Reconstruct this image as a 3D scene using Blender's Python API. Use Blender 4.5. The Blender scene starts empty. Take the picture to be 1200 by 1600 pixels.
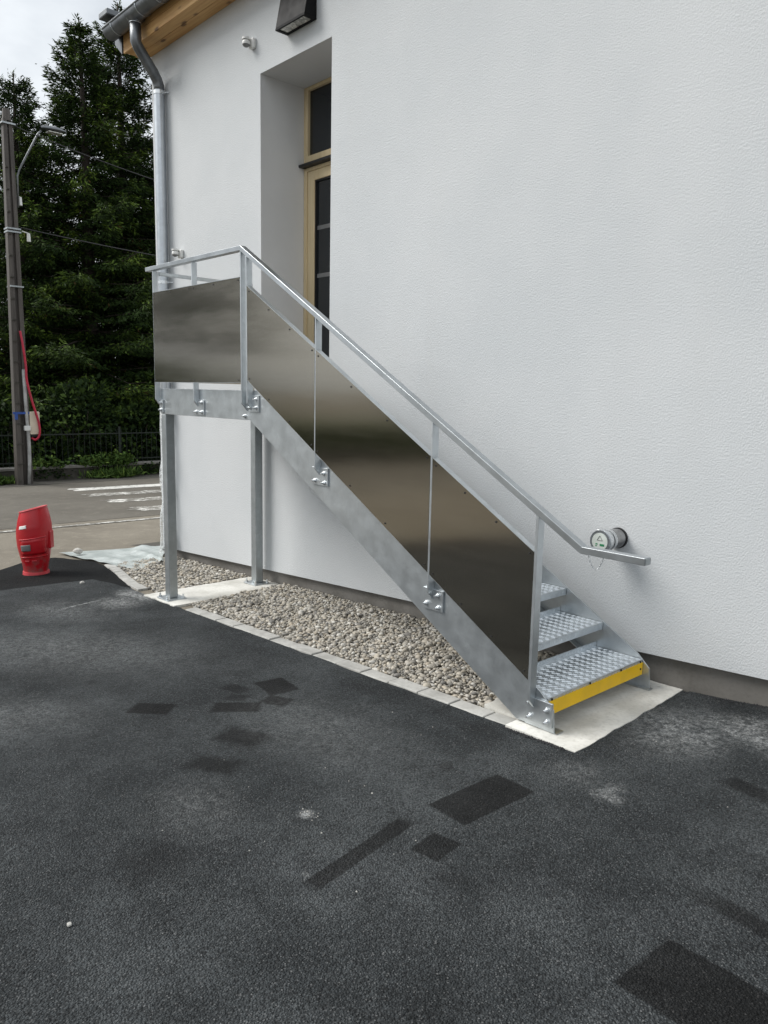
import bpy, math, random
import numpy as np
from mathutils import Vector, Matrix
R = math.radians
random.seed(7)
rng = np.random.default_rng(11)
sc = bpy.context.scene
COL = sc.collection

# ------------------------------------------------------------------ camera, sky, sun, exposure
cam = bpy.data.objects.new('camera', bpy.data.cameras.new('camera'))
COL.objects.link(cam)
cr, cu, cf = Vector((0.67302, 0.73936, 0.01994)), Vector((-0.12625, 0.08828, 0.98806)), Vector((-0.72877, 0.66750, -0.15275))
m3 = Matrix((cr, cu, -cf)).transposed()
cam.matrix_world = Matrix.Translation((0, -4.0, 1.62)) @ m3.to_4x4()
cam.data.sensor_fit = 'VERTICAL'; cam.data.sensor_height = 36; cam.data.lens = 27.055
cam.data.clip_start = 0.05; cam.data.clip_end = 2000
sc.camera = cam

world = bpy.data.worlds.new("World"); sc.world = world; world.use_nodes = True
wn = world.node_tree; wn.nodes.clear()
SUN_EL, SUN_AZ = 43.0, 222.0           # azimuth measured from +x, counter-clockwise, of the direction to the sun
def wnode(t, **k):
    n = wn.nodes.new(t)
    for a, b in k.items(): setattr(n, a, b)
    return n
sky = wnode('ShaderNodeTexSky', sky_type='NISHITA', sun_disc=False)
sky.sun_elevation = R(SUN_EL); sky.sun_rotation = R(90 - SUN_AZ); sky.air_density = 1.4; sky.dust_density = 4.0
hsv = wnode('ShaderNodeHueSaturation'); hsv.inputs['Saturation'].default_value = 0.3
wn.links.new(sky.outputs[0], hsv.inputs['Color'])
tc = wnode('ShaderNodeTexCoord')
mp = wnode('ShaderNodeMapping'); mp.inputs['Scale'].default_value = (1.5, 1.5, 3.2); mp.inputs['Location'].default_value = (3.1, 1.7, 0.4)
wn.links.new(tc.outputs['Generated'], mp.inputs['Vector'])
cn = wnode('ShaderNodeTexNoise'); cn.inputs['Scale'].default_value = 1.6; cn.inputs['Detail'].default_value = 6; cn.inputs['Roughness'].default_value = 0.55
wn.links.new(mp.outputs[0], cn.inputs['Vector'])
cl = wnode('ShaderNodeValToRGB')
cl.color_ramp.elements[0].position = 0.33; cl.color_ramp.elements[0].color = (4.7, 5.1, 5.6, 1)
cl.color_ramp.elements[1].position = 0.62; cl.color_ramp.elements[1].color = (8.3, 8.65, 8.9, 1)
wn.links.new(cn.outputs['Fac'], cl.inputs['Fac'])
mx = wnode('ShaderNodeMix', data_type='RGBA'); mx.inputs[0].default_value = 0.93
wn.links.new(hsv.outputs[0], mx.inputs[6]); wn.links.new(cl.outputs[0], mx.inputs[7])
bg = wnode('ShaderNodeBackground'); bg.inputs['Strength'].default_value = 0.1
wn.links.new(mx.outputs[2], bg.inputs['Color'])
wo = wnode('ShaderNodeOutputWorld'); wn.links.new(bg.outputs[0], wo.inputs['Surface'])

sl = bpy.data.lights.new('sun', 'SUN'); sl.energy = 2.55; sl.angle = R(32); sl.color = (1.0, 0.97, 0.93)
so = bpy.data.objects.new('sun', sl); COL.objects.link(so)
sd = Vector((math.cos(R(SUN_AZ)) * math.cos(R(SUN_EL)), math.sin(R(SUN_AZ)) * math.cos(R(SUN_EL)), math.sin(R(SUN_EL))))
so.rotation_euler = sd.to_track_quat('Z', 'Y').to_euler(); so.location = (0, -20, 30)

sc.view_settings.view_transform = 'Standard'; sc.view_settings.look = 'None'
sc.view_settings.exposure = 0.45; sc.view_settings.gamma = 1.0; sc.view_settings.use_curve_mapping = False
sc.render.engine = 'CYCLES'; sc.cycles.max_bounces = 8; sc.cycles.transparent_max_bounces = 8

# ------------------------------------------------------------------ helpers
ORG = {}
def tag(o, label=None, cat=None, group=None, kind=None):
    if label: o['label'] = label
    if cat: o['category'] = cat
    if group: o['group'] = group
    if kind: o['kind'] = kind
    return o
def thing(name, label, cat, loc=(0, 0, 0), group=None):
    o = bpy.data.objects.new(name, None); COL.objects.link(o); o.location = loc; o.empty_display_size = 0.1
    ORG[o.name] = Vector(loc); return tag(o, label, cat, group)
def place(name, mesh, parent, loc, rot=(0, 0, 0)):
    o = bpy.data.objects.new(name, mesh); COL.objects.link(o)
    if parent is not None:
        o.parent = parent; loc = Vector(loc) - ORG[parent.name]; ORG[o.name] = ORG[parent.name]
    o.location = loc; o.rotation_euler = rot
    return o
class MB:
    def __init__(s): s.v = []; s.f = []
    def add(s, vs, fs):
        k = len(s.v); s.v += [tuple(p) for p in vs]; s.f += [tuple(i + k for i in f) for f in fs]; return s
    def box(s, x0, x1, y0, y1, z0, z1):
        return s.add([(x0, y0, z0), (x1, y0, z0), (x1, y1, z0), (x0, y1, z0), (x0, y0, z1), (x1, y0, z1), (x1, y1, z1), (x0, y1, z1)],
                     [(0, 3, 2, 1), (4, 5, 6, 7), (0, 1, 5, 4), (1, 2, 6, 5), (2, 3, 7, 6), (3, 0, 4, 7)])
    def prism(s, poly, a, b, axis='y'):
        n = len(poly)
        def P(p, t): return (p[0], t, p[1]) if axis == 'y' else ((t, p[0], p[1]) if axis == 'x' else (p[0], p[1], t))
        return s.add([P(p, a) for p in poly] + [P(p, b) for p in poly],
                     [tuple(range(n)), tuple(range(2 * n - 1, n - 1, -1))] + [(i, i + n, (i + 1) % n + n, (i + 1) % n) for i in range(n)])
    def cyl(s, p0, p1, r0, n=12, r1=None, caps=True):
        r1 = r0 if r1 is None else r1
        p0 = Vector(p0); p1 = Vector(p1); d = (p1 - p0).normalized()
        a = d.orthogonal().normalized(); b = d.cross(a)
        vs = []
        for p, r in ((p0, r0), (p1, r1)):
            for i in range(n):
                t = 2 * math.pi * i / n; vs.append(p + (a * math.cos(t) + b * math.sin(t)) * r)
        fs = [(i, (i + 1) % n, (i + 1) % n + n, i + n) for i in range(n)]
        if caps: fs += [tuple(range(n - 1, -1, -1)), tuple(range(n, 2 * n))]
        return s.add(vs, fs)
    def tube(s, path, r, n=10, caps=True):
        path = [Vector(p) for p in path]; m = len(path)
        ref = None; vs = []
        for i, p in enumerate(path):
            d = (path[min(i + 1, m - 1)] - path[max(i - 1, 0)]).normalized()
            if ref is None: ref = d.orthogonal().normalized()
            a = (ref - d * ref.dot(d)).normalized(); b = d.cross(a); ref = a
            rr = r[i] if isinstance(r, (list, tuple)) else r
            for k in range(n):
                t = 2 * math.pi * k / n; vs.append(p + (a * math.cos(t) + b * math.sin(t)) * rr)
        fs = [(i * n + k, i * n + (k + 1) % n, (i + 1) * n + (k + 1) % n, (i + 1) * n + k) for i in range(m - 1) for k in range(n)]
        if caps: fs += [tuple(range(n - 1, -1, -1)), tuple(range((m - 1) * n, m * n))]
        return s.add(vs, fs)
    def grid(s, fn, nu, nv):
        vs = [fn(i / nu, j / nv) for j in range(nv + 1) for i in range(nu + 1)]
        return s.add(vs, [(j * (nu + 1) + i, j * (nu + 1) + i + 1, (j + 1) * (nu + 1) + i + 1, (j + 1) * (nu + 1) + i) for j in range(nv) for i in range(nu)])
    def mesh(s, name, mat, smooth=False, org=Vector((0, 0, 0))):
        me = bpy.data.meshes.new(name)
        me.from_pydata([(p[0] - org[0], p[1] - org[1], p[2] - org[2]) for p in s.v], [], s.f)
        if mat: me.materials.append(mat)
        if smooth: me.polygons.foreach_set('use_smooth', [True] * len(me.polygons))
        me.update(); return me
    def build(s, name, mat, parent=None, smooth=False, bevel=0, auto=None):
        org = ORG[parent.name] if parent is not None else Vector((0, 0, 0))
        o = bpy.data.objects.new(name, s.mesh(name, mat, smooth, org)); COL.objects.link(o)
        if parent is not None: o.parent = parent
        ORG[o.name] = org
        if bevel:
            b = o.modifiers.new('bevel', 'BEVEL'); b.width = bevel; b.segments = 2; b.limit_method = 'ANGLE'
        if auto:
            e = o.modifiers.new('split', 'EDGE_SPLIT'); e.split_angle = R(auto)
        return o
def struct(o): o['kind'] = 'structure'; return o
def np_mesh(name, verts, faces, mat, smooth=False, attrs=None):
    me = bpy.data.meshes.new(name); k = faces.shape[1]
    me.vertices.add(len(verts)); me.vertices.foreach_set('co', np.asarray(verts, np.float32).ravel())
    me.loops.add(faces.size); me.loops.foreach_set('vertex_index', faces.astype(np.int32).ravel())
    me.polygons.add(len(faces)); me.polygons.foreach_set('loop_start', np.arange(0, faces.size, k, dtype=np.int32))
    me.polygons.foreach_set('loop_total', np.full(len(faces), k, np.int32))
    if smooth: me.polygons.foreach_set('use_smooth', np.ones(len(faces), bool))
    if attrs:
        for nm, arr in attrs.items():
            a = me.attributes.new(nm, 'FLOAT', 'POINT'); a.data.foreach_set('value', np.asarray(arr, np.float32))
    if mat: me.materials.append(mat)
    me.update(calc_edges=True); me.validate(); return me

# ------------------------------------------------------------------ materials
class NT:
    def __init__(s, name):
        s.m = bpy.data.materials.new(name); s.m.use_nodes = True; s.t = s.m.node_tree
        s.b = s.t.nodes['Principled BSDF']; s.out = s.t.nodes['Material Output']
        s.tc = s.t.nodes.new('ShaderNodeTexCoord'); s.obj = s.tc.outputs['Object']
    def n(s, typ, props=None, **ins):
        nd = s.t.nodes.new('ShaderNode' + typ)
        for a, b in (props or {}).items(): setattr(nd, a, b)
        for k, v in ins.items():
            key = int(k[1:]) if k[0] == '_' else k.replace('_', ' ')
            s.set(nd.inputs[key], v)
        return nd
    def set(s, sock, v):
        if isinstance(v, bpy.types.NodeSocket): s.t.links.new(v, sock)
        else:
            if isinstance(v, tuple) and len(v) == 3 and sock.type == 'RGBA': v = (*v, 1)
            sock.default_value = v
    def math(s, op, a, b=0.0, clamp=False):
        return s.n('Math', dict(operation=op, use_clamp=clamp), _0=a, _1=b).outputs[0]
    def mix(s, f, a, b, blend='MIX'):
        nd = s.n('Mix', dict(data_type='RGBA', blend_type=blend)); s.set(nd.inputs[0], f); s.set(nd.inputs[6], a); s.set(nd.inputs[7], b); return nd.outputs[2]
    def rng(s, v, a, b, c, d, smooth=True):
        return s.n('MapRange', dict(interpolation_type='SMOOTHSTEP' if smooth else 'LINEAR'), _0=v, _1=a, _2=b, _3=c, _4=d).outputs[0]
    def noise(s, scale, detail=4, rough=0.55, vec=None, dist=0.0):
        return s.n('TexNoise', Vector=vec or s.obj, Scale=scale, Detail=detail, Roughness=rough, Distortion=dist)
    def scaled(s, sx, sy, sz, vec=None):
        return s.n('Mapping', Vector=vec or s.obj, Scale=(sx, sy, sz)).outputs[0]
    def p(s, **k):
        for a, v in k.items(): s.set(s.b.inputs[a.replace('_', ' ')], v)
    def bump(s, h, strength=0.5, dist=0.01, normal=None):
        nd = s.n('Bump', Height=h, Strength=strength, Distance=dist)
        if normal: s.set(nd.inputs['Normal'], normal)
        return nd.outputs[0]
def simple(name, col, rough=0.6, metal=0.0, var=0.12, scale=8.0, bump=0.0, bscale=60.0, bdist=0.003, spec=None):
    t = NT(name)
    f = t.noise(scale, 5).outputs['Fac']
    lo = tuple(c * (1 - var) for c in col); hi = tuple(min(1, c * (1 + var)) for c in col)
    t.p(Base_Color=t.mix(t.rng(f, 0.3, 0.7, 0, 1), lo, hi), Roughness=t.rng(f, 0.2, 0.8, max(0.02, rough - 0.08), rough + 0.08), Metallic=metal)
    if spec is not None: t.p(Specular_IOR_Level=spec)
    if bump: t.p(Normal=t.bump(t.noise(bscale, 4).outputs['Fac'], bump, bdist))
    return t.m
def wood(name, c0, c1, axis='x', knots=True):
    t = NT(name)
    sc_ = {'x': (0.8, 14, 14), 'z': (14, 14, 0.8)}[axis]
    v = t.scaled(*sc_)
    g = t.noise(2.2, 6, 0.6, v, 0.6).outputs['Fac']; big = t.noise(1.3, 2).outputs['Fac']
    col = t.mix(t.rng(g, 0.3, 0.72, 0, 1), c0, c1)
    col = t.mix(t.rng(big, 0.35, 0.7, 0, 0.35), col, tuple(c * 0.7 for c in c0))
    if knots:
        kv = t.n('TexVoronoi', dict(feature='F1'), Vector=t.scaled(3.6, 9, 9), Scale=1.0, Randomness=1.0)
        col = t.mix(t.rng(kv.outputs['Distance'], 0.08, 0.24, 0.9, 0), col, (0.10, 0.045, 0.018))
    t.p(Base_Color=col, Roughness=0.62, Normal=t.bump(g, 0.25, 0.002)); return t.m
def galva(name, base=(0.60, 0.635, 0.655), rough=0.40, bmp=0.04):
    t = NT(name)
    v = t.n('TexVoronoi', dict(feature='F1'), Vector=t.obj, Scale=38.0)
    s1 = t.noise(9, 5).outputs['Fac']; s2 = t.noise(2.2, 3).outputs['Fac']
    streak = t.noise(6, 4, 0.6, t.scaled(3, 3, 0.6)).outputs['Fac']
    cell = t.n('SeparateColor', Color=v.outputs['Color']).outputs[0]
    a = t.mix(t.rng(s1, 0.3, 0.7, 0, 1), tuple(c * 0.92 for c in base), tuple(min(1, c * 1.07) for c in base))
    a = t.mix(t.math('MULTIPLY', cell, 0.22), a, tuple(c * 0.72 for c in base))
    a = t.mix(t.rng(streak, 0.6, 0.8, 0, 0.2), a, (0.70, 0.72, 0.73))
    a = t.mix(t.rng(s2, 0.55, 0.75, 0, 0.15), a, tuple(c * 0.7 for c in base))
    t.p(Base_Color=a, Metallic=0.93, Roughness=t.rng(t.math('ADD', s1, t.math('MULTIPLY', cell, 0.25)), 0.3, 0.95, rough - 0.03, rough + 0.05),
        Normal=t.bump(s2, bmp, 0.004)); return t.m

M = {}
M['galva'] = galva('galvanised_steel')
M['galva_dull'] = galva('galvanised_steel_dull', (0.42, 0.45, 0.46), 0.5)
M['galva_rail'] = galva('galvanised_handrail', (0.50, 0.53, 0.55), 0.32, 0.0)
M['zinc'] = simple('grey_zinc', (0.17, 0.18, 0.19), 0.42, 0.75, 0.2, 6)
M['zinc_pipe'] = galva('zinc_pipe', (0.52, 0.55, 0.58), 0.33)
M['bolt'] = simple('bolt_steel', (0.72, 0.74, 0.75), 0.3, 0.9, 0.1, 30)
M['dark'] = simple('black_plastic', (0.012, 0.012, 0.013), 0.5)
M['screw'] = simple('dark_screw', (0.015, 0.015, 0.015), 0.6)
def stainless():
    t = NT('brushed_stainless')
    wave = t.noise(1.3, 2).outputs['Fac']; smear = t.noise(3, 5, 0.65, t.scaled(0.35, 1.0, 2.2)).outputs['Fac']
    tan = t.n('Tangent', dict(direction_type='RADIAL', axis='Z')).outputs[0]
    t.p(Base_Color=t.mix(t.rng(smear, 0.35, 0.75, 0, 1), (0.315, 0.29, 0.242), (0.375, 0.347, 0.295)), Metallic=1.0,
        Roughness=t.rng(smear, 0.3, 0.8, 0.13, 0.19), Anisotropic=0.85, Tangent=tan,
        Normal=t.bump(wave, 0.06, 0.008))
    return t.m
M['inox'] = stainless()
M['inox_edge'] = simple('cut_steel_edge', (0.78, 0.79, 0.80), 0.35, 0.9, 0.05, 20)
M['yellow'] = simple('yellow_paint', (0.90, 0.55, 0.003), 0.38, 0, 0.06, 10)
def render_mat():
    t = NT('white_rough_render')
    warp = t.scaled(1.3, 1.3, 0.85)
    a = t.noise(98, 3, 0.6, warp, 0.2).outputs['Fac']; b = t.noise(190, 2, 0.5, warp, 0.3).outputs['Fac']
    big = t.noise(0.7, 6, 0.6).outputs['Fac']; streak = t.noise(1.2, 3, 0.5, t.scaled(2.5, 2.5, 0.25)).outputs['Fac']
    h = t.math('ADD', t.rng(a, 0.36, 0.64, 0, 1), t.math('MULTIPLY', b, 0.5))
    col = t.mix(t.rng(big, 0.3, 0.7, 0, 1), (0.53, 0.552, 0.565), (0.58, 0.597, 0.607))
    col = t.mix(t.rng(streak, 0.5, 0.8, 0, 0.12), col, (0.53, 0.535, 0.53))
    t.p(Base_Color=col, Roughness=0.9, Specular_IOR_Level=0.25, Normal=t.bump(h, 0.36, 0.0038)); return t.m
M['render'] = render_mat()
M['reveal'] = simple('smooth_render', (0.62, 0.625, 0.625), 0.9, 0, 0.03, 2, 0.3, 160, 0.003)
def concrete(name, c, stain, sc_=3.0, b=0.3):
    t = NT(name)
    n1 = t.noise(sc_, 6, 0.6).outputs['Fac']; n2 = t.noise(45, 4).outputs['Fac']; n3 = t.noise(1.1, 3).outputs['Fac']
    pit = t.n('TexVoronoi', dict(feature='F1'), Vector=t.obj, Scale=30.0).outputs['Distance']
    col = t.mix(t.rng(n1, 0.3, 0.72, 0, 1), c, stain); col = t.mix(t.rng(n2, 0.45, 0.75, 0, 0.35), col, tuple(x * 0.75 for x in stain))
    col = t.mix(t.rng(n3, 0.5, 0.7, 0, 0.4), col, tuple(x * 1.1 for x in c)); col = t.mix(t.rng(pit, 0.03, 0.09, 0.5, 0), col, tuple(x * 0.5 for x in stain))
    t.p(Base_Color=col, Roughness=0.88, Normal=t.bump(t.math('ADD', n1, n2), b, 0.006)); return t.m
M['slab'] = concrete('pale_concrete', (0.72, 0.71, 0.665), (0.46, 0.45, 0.41))
M['plinth'] = concrete('grey_concrete', (0.19, 0.18, 0.165), (0.12, 0.113, 0.10))
M['kerb'] = concrete('kerb_concrete', (0.46, 0.455, 0.43), (0.31, 0.305, 0.285), 7.0)
M['oldconc'] = concrete('weathered_concrete', (0.07, 0.065, 0.055), (0.04, 0.037, 0.03), 5.0)
M['soil'] = simple('dark_soil', (0.10, 0.09, 0.075), 0.95, 0, 0.3, 12, 0.6, 50, 0.01)
M['softwood'] = wood('golden_softwood', (0.46, 0.25, 0.085), (0.60, 0.37, 0.15))
M['palewood'] = wood('pale_wood', (0.58, 0.46, 0.27), (0.68, 0.56, 0.36), 'z', False)
M['polewood'] = wood('weathered_pole_wood', (0.055, 0.047, 0.041), (0.105, 0.093, 0.082), 'z', False)
def glass(name, col):
    t = NT(name); t.p(Base_Color=col, Roughness=0.04, IOR=1.5, Specular_IOR_Level=0.6, Normal=t.bump(t.noise(1.5, 2).outputs['Fac'], 0.03, 0.01)); return t.m
M['glass'] = glass('dark_glass', (0.012, 0.015, 0.018))
M['lampglass'] = simple('frosted_lamp_glass', (0.45, 0.44, 0.40), 0.25, 0.2, 0.5, 25)
M['anthracite'] = simple('anthracite_paint', (0.012, 0.0125, 0.0135), 0.55, 0, 0.1, 10, spec=0.1)
M['white_plastic'] = simple('white_plastic', (0.72, 0.72, 0.70), 0.4, 0, 0.04, 10)
M['oldplastic'] = simple('weathered_plastic', (0.36, 0.36, 0.35), 0.6, 0, 0.25, 6)
M['grey_plastic'] = simple('grey_plastic', (0.16, 0.16, 0.16), 0.4)
def redplastic():
    t = NT('red_plastic_shell')
    z = t.n('SeparateXYZ', Vector=t.obj).outputs[2]
    d = t.noise(14, 6, 0.65).outputs['Fac']; f = t.noise(3, 3).outputs['Fac']
    low = t.rng(z, 0.0, 0.32, 0.8, 0.0)
    col = t.mix(t.rng(f, 0.3, 0.7, 0, 1), (0.40, 0.004, 0.010), (0.47, 0.006, 0.014))
    col = t.mix(t.math('MULTIPLY', t.rng(d, 0.42, 0.62, 0, 0.85), low), col, (0.17, 0.10, 0.09))
    t.p(Base_Color=col, Roughness=t.rng(d, 0.3, 0.7, 0.3, 0.48)); return t.m
M['red'] = redplastic()
M['red_edge'] = simple('worn_pink_red', (0.55, 0.06, 0.07), 0.5, 0, 0.15, 20)
M['red_hose'] = simple('red_hose', (0.42, 0.012, 0.04), 0.45)
M['blue'] = simple('blue_strap', (0.02, 0.07, 0.30), 0.6)
M['cream'] = simple('cream_plastic', (0.62, 0.54, 0.43), 0.5, 0, 0.05)
M['cable'] = simple('black_cable', (0.015, 0.015, 0.016), 0.6)
M['greenpaint'] = simple('dark_green_paint', (0.006, 0.012, 0.008), 0.6)
M['white_paint'] = None
def sheetmat():
    t = NT('crumpled_pale_sheet')
    f = t.noise(5, 5).outputs['Fac']; g = t.noise(18, 4, 0.6, None, 1.0).outputs['Fac']
    t.p(Base_Color=t.mix(t.rng(f, 0.35, 0.7, 0, 1), (0.40, 0.44, 0.43), (0.58, 0.62, 0.61)), Roughness=0.28, Normal=t.bump(g, 0.5, 0.02)); return t.m
M['tarp'] = sheetmat()
def filmmat():
    t = NT('clear_plastic_film')
    g = t.noise(22, 4, 0.6, None, 1.5).outputs['Fac']
    t.p(Base_Color=(0.75, 0.78, 0.78), Roughness=0.25, Alpha=t.rng(g, 0.4, 0.65, 0.35, 0.85), Normal=t.bump(g, 0.6, 0.02)); return t.m
M['film'] = filmmat()

# ---- ground materials -------------------------------------------------------
def box_mask(t, vec, cx, cy, hx, hy, ang, soft):
    q = t.n('Mapping', dict(vector_type='TEXTURE'), Vector=vec, Location=(cx, cy, 0), Rotation=(0, 0, R(ang)), Scale=(hx, hy, 1)).outputs[0]
    s = t.n('SeparateXYZ', Vector=t.n('VectorMath', dict(operation='ABSOLUTE'), _0=q).outputs[0])
    m = t.math('MAXIMUM', s.outputs[0], s.outputs[1])
    return t.rng(m, 1 - soft, 1 + soft, 1, 0)
def disc_mask(t, vec, cx, cy, hx, hy, ang, r0=0.2):
    q = t.n('Mapping', dict(vector_type='TEXTURE'), Vector=vec, Location=(cx, cy, 0), Rotation=(0, 0, R(ang)), Scale=(hx, hy, 1)).outputs[0]
    sp = t.n('SeparateXYZ', Vector=q)
    l = t.n('VectorMath', dict(operation='LENGTH'), _0=t.n('CombineXYZ', X=sp.outputs[0], Y=sp.outputs[1]).outputs[0]).outputs['Value']
    return t.rng(l, r0, 1.0, 1, 0)
DARK = [(-1.865, -1.72, .105, .205, -3, .05, 1), (-1.905, -2.33, .036, .265, 9, .10, .9), (-1.745, -2.115, .062, .075, 8, .08, .9),
        (-.735, -2.12, .205, .14, -3, .05, 1), (-.70, -1.73, .26, .04, -8, .35, .8), (-3.73, -2.25, .115, .075, 40, .12, 1), (-3.555, -1.564, .125, .09, -10, .1, 1),
        (-3.43, -1.909, .13, .07, 48, .15, 1), (-3.358, -1.70, .08, .06, 20, .2, 1), (-3.68, -1.76, .085, .05, 10, .3, .7), (-3.55, -1.83, .06, .045, 30, .3, .7), (-1.135, -.87, .12, .05, -12, .4, .8),
        (-2.89, -2.355, .12, .07, 30, .4, .85), (-3.07, -2.10, .12, .08, 20, .4, .9)]
SOFT = [(-3.065, -2.103, .18, .13, 20, .75), (-2.33, -2.89, .30, .20, 20, .45), (-2.15, -1.62, .06, .05, 0, .6), (-2.9, -1.15, .8, .18, 0, .35), (-4.6, -2.5, .5, .22, 40, .3), (-2.3, -1.2, .3, .12, 0, .45), (-1.25, -2.75, .35, .2, 30, .3), (-1.55, -2.2, .12, .1, 0, .4)]
WHITE = [(-2.251, -2.314, .055, .05, 30, 1.0), (-1.66, -.50, .40, .5, 20, .8), (-1.3, -.32, .8, .24, -8, .75), (-6.25, -1.35, .42, .35, 0, .75), (-6.42, -1.12, .42, .20, 0, 1.0), (-6.3, -1.12, .34, .14, 0, 1.0), (-1.53, -1.31, .09, .12, 20, .55), (-1.93, -2.56, .03, .02, 0, .8),
         (-5.2, -2.2, 1.8, .8, 30, .34), (-6.3, -1.8, .9, .5, 12, .36), (-6.4, -1.62, .03, .5, 14, 1.0), (-1.75, -1.25, .2, .25, 0, .3), (-2.9, -1.75, .9, .5, 0, .25), (-4.2, -2.9, .9, .5, 40, .3), (-2.6, -2.6, .4, .3, 0, .25)]
def asphalt(name, k, marks=True):
    t = NT(name)
    sp = t.n('SeparateXYZ', Vector=t.obj)
    vec = t.n('CombineXYZ', X=sp.outputs[0], Y=sp.outputs[1]).outputs[0]
    v1 = t.n('TexVoronoi', dict(feature='F1'), Vector=t.obj, Scale=140.0)
    v2 = t.n('TexVoronoi', dict(feature='F1'), Vector=t.obj, Scale=230.0)
    cell = t.n('SeparateColor', Color=v1.outputs['Color']).outputs[0]; cell2 = t.n('SeparateColor', Color=v2.outputs['Color']).outputs[1]
    dust = t.noise(1.3, 6, 0.62).outputs['Fac']; mid = t.noise(4.5, 6, 0.68).outputs['Fac']; fine = t.noise(60, 4, 0.7).outputs['Fac']
    base = t.mix(t.rng(dust, 0.32, 0.7, 0, 1), (0.036 * k, 0.0405 * k, 0.0428 * k), (0.084 * k, 0.0922 * k, 0.0958 * k))
    base = t.mix(t.rng(mid, 0.42, 0.66, 0, 0.55), base, (0.030 * k, 0.0333 * k, 0.0352 * k))
    base = t.mix(1.0, base, t.n('CombineColor', Red=t.rng(cell, 0, 1, 0.4, 1.7, False), Green=t.rng(cell, 0, 1, 0.4, 1.7, False), Blue=t.rng(cell, 0, 1, 0.4, 1.7, False)).outputs[0], 'MULTIPLY')
    base = t.mix(t.rng(cell2, 0.90, 1.0, 0, 0.7), base, (0.20 * k, 0.205 * k, 0.205 * k))
    base = t.mix(t.rng(cell2, 0.0, 0.16, 0.75, 0), base, (0.008, 0.0083, 0.0087))
    base = t.mix(t.rng(v1.outputs['Distance'], 0.42, 0.8, 0, 0.5), base, (0.006, 0.0062, 0.0065))
    h = t.math('ADD', t.math('MULTIPLY', t.rng(v1.outputs['Distance'], 0, 0.75, 1, 0), t.rng(cell, 0, 1, 0.5, 1.2)), t.math('MULTIPLY', fine, 0.5))
    rough = t.rng(cell, 0, 1, 0.72, 0.92)
    if marks:
        wob = t.n('VectorMath', dict(operation='MULTIPLY_ADD'), _0=t.noise(14, 3).outputs['Color'], _1=(.016, .016, 0), _2=vec).outputs[0]
        wob = t.n('VectorMath', dict(operation='SUBTRACT'), _0=wob, _1=(.008, .008, 0)).outputs[0]
        wob2 = t.n('VectorMath', dict(operation='MULTIPLY_ADD'), _0=t.noise(6, 5, .7).outputs['Color'], _1=(.28, .28, 0), _2=vec).outputs[0]
        wob2 = t.n('VectorMath', dict(operation='SUBTRACT'), _0=wob2, _1=(.14, .14, 0)).outputs[0]
        d = None
        for cx, cy, hx, hy, a, s, w in DARK:
            q = t.math('MULTIPLY', box_mask(t, wob, cx, cy, hx, hy, a, s), w); d = q if d is None else t.math('MAXIMUM', d, q)
        for cx, cy, hx, hy, a, w in SOFT:
            q = t.math('MULTIPLY', disc_mask(t, wob2, cx, cy, hx, hy, a), w); d = t.math('MAXIMUM', d, q)
        base = t.mix(d, base, (0.33, 0.315, 0.31), 'MULTIPLY')
        wm = None
        for cx, cy, hx, hy, a, w in WHITE:
            q = t.math('MULTIPLY', disc_mask(t, wob2 if hx > .06 else wob, cx, cy, hx, hy, a, 0.0), w); wm = q if wm is None else t.math('MAXIMUM', wm, q)
        sp1 = t.noise(30, 6, 0.75).outputs['Fac']
        sel = t.math('MULTIPLY', t.math('MULTIPLY', t.math('POWER', wm, 1.3), t.rng(sp1, 0.36, 0.66, 0.12, 1.0)), t.rng(cell, 0, 1, 0.35, 1.0))
        sel = t.math('MULTIPLY', sel, 1.6, True)
        base = t.mix(t.math('MULTIPLY', sel, 0.85), base, (0.49, 0.50, 0.495))
    t.p(Base_Color=base, Roughness=rough, Specular_IOR_Level=0.14, Normal=t.bump(h, 1.0, 0.009)); return t.m
M['asphalt'] = asphalt('fresh_asphalt', 1.0)
M['asphalt_new'] = asphalt('black_new_asphalt', 0.22, False)
def oldroad(name, c0, c1, sand):
    t = NT(name)
    a = t.noise(0.8, 6, 0.65).outputs['Fac']; b = t.noise(5, 5, 0.6).outputs['Fac']; c = t.noise(70, 3, 0.7).outputs['Fac']
    col = t.mix(t.rng(a, 0.3, 0.7, 0, 1), c0, c1); col = t.mix(t.rng(b, 0.5, 0.72, 0, 0.55), col, sand)
    col = t.mix(t.rng(c, 0.45, 0.7, 0, 0.5), col, tuple(x * 0.55 for x in c0))
    t.p(Base_Color=col, Roughness=0.92, Normal=t.bump(c, 0.6, 0.008)); return t.m
M['forecourt'] = oldroad('sandy_old_asphalt', (0.155, 0.135, 0.105), (0.215, 0.192, 0.152), (0.30, 0.27, 0.215))
M['lawn'] = oldroad('short_grass', (0.055, 0.072, 0.026), (0.085, 0.105, 0.04), (0.10, 0.11, 0.05))
M['road'] = oldroad('grey_old_asphalt', (0.10, 0.09, 0.073), (0.138, 0.126, 0.104), (0.17, 0.153, 0.125))
M['verge'] = oldroad('dark_verge', (0.055, 0.05, 0.042), (0.09, 0.082, 0.07), (0.05, 0.06, 0.03))
def worn_paint(name, lo):
    t = NT(name)
    a = t.noise(9, 6, 0.75).outputs['Fac']; b = t.noise(1.5, 3).outputs['Fac']
    wear = t.rng(t.math('ADD', a, t.math('MULTIPLY', b, 0.35)), lo, lo + .2, 0, 1)
    t.p(Base_Color=t.mix(wear, (0.66, 0.65, 0.61), (0.16, 0.15, 0.13)), Roughness=0.8); return t.m
M['white_paint'] = worn_paint('white_road_paint', .66); M['worn_paint'] = worn_paint('worn_white_paint', .53)
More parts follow.
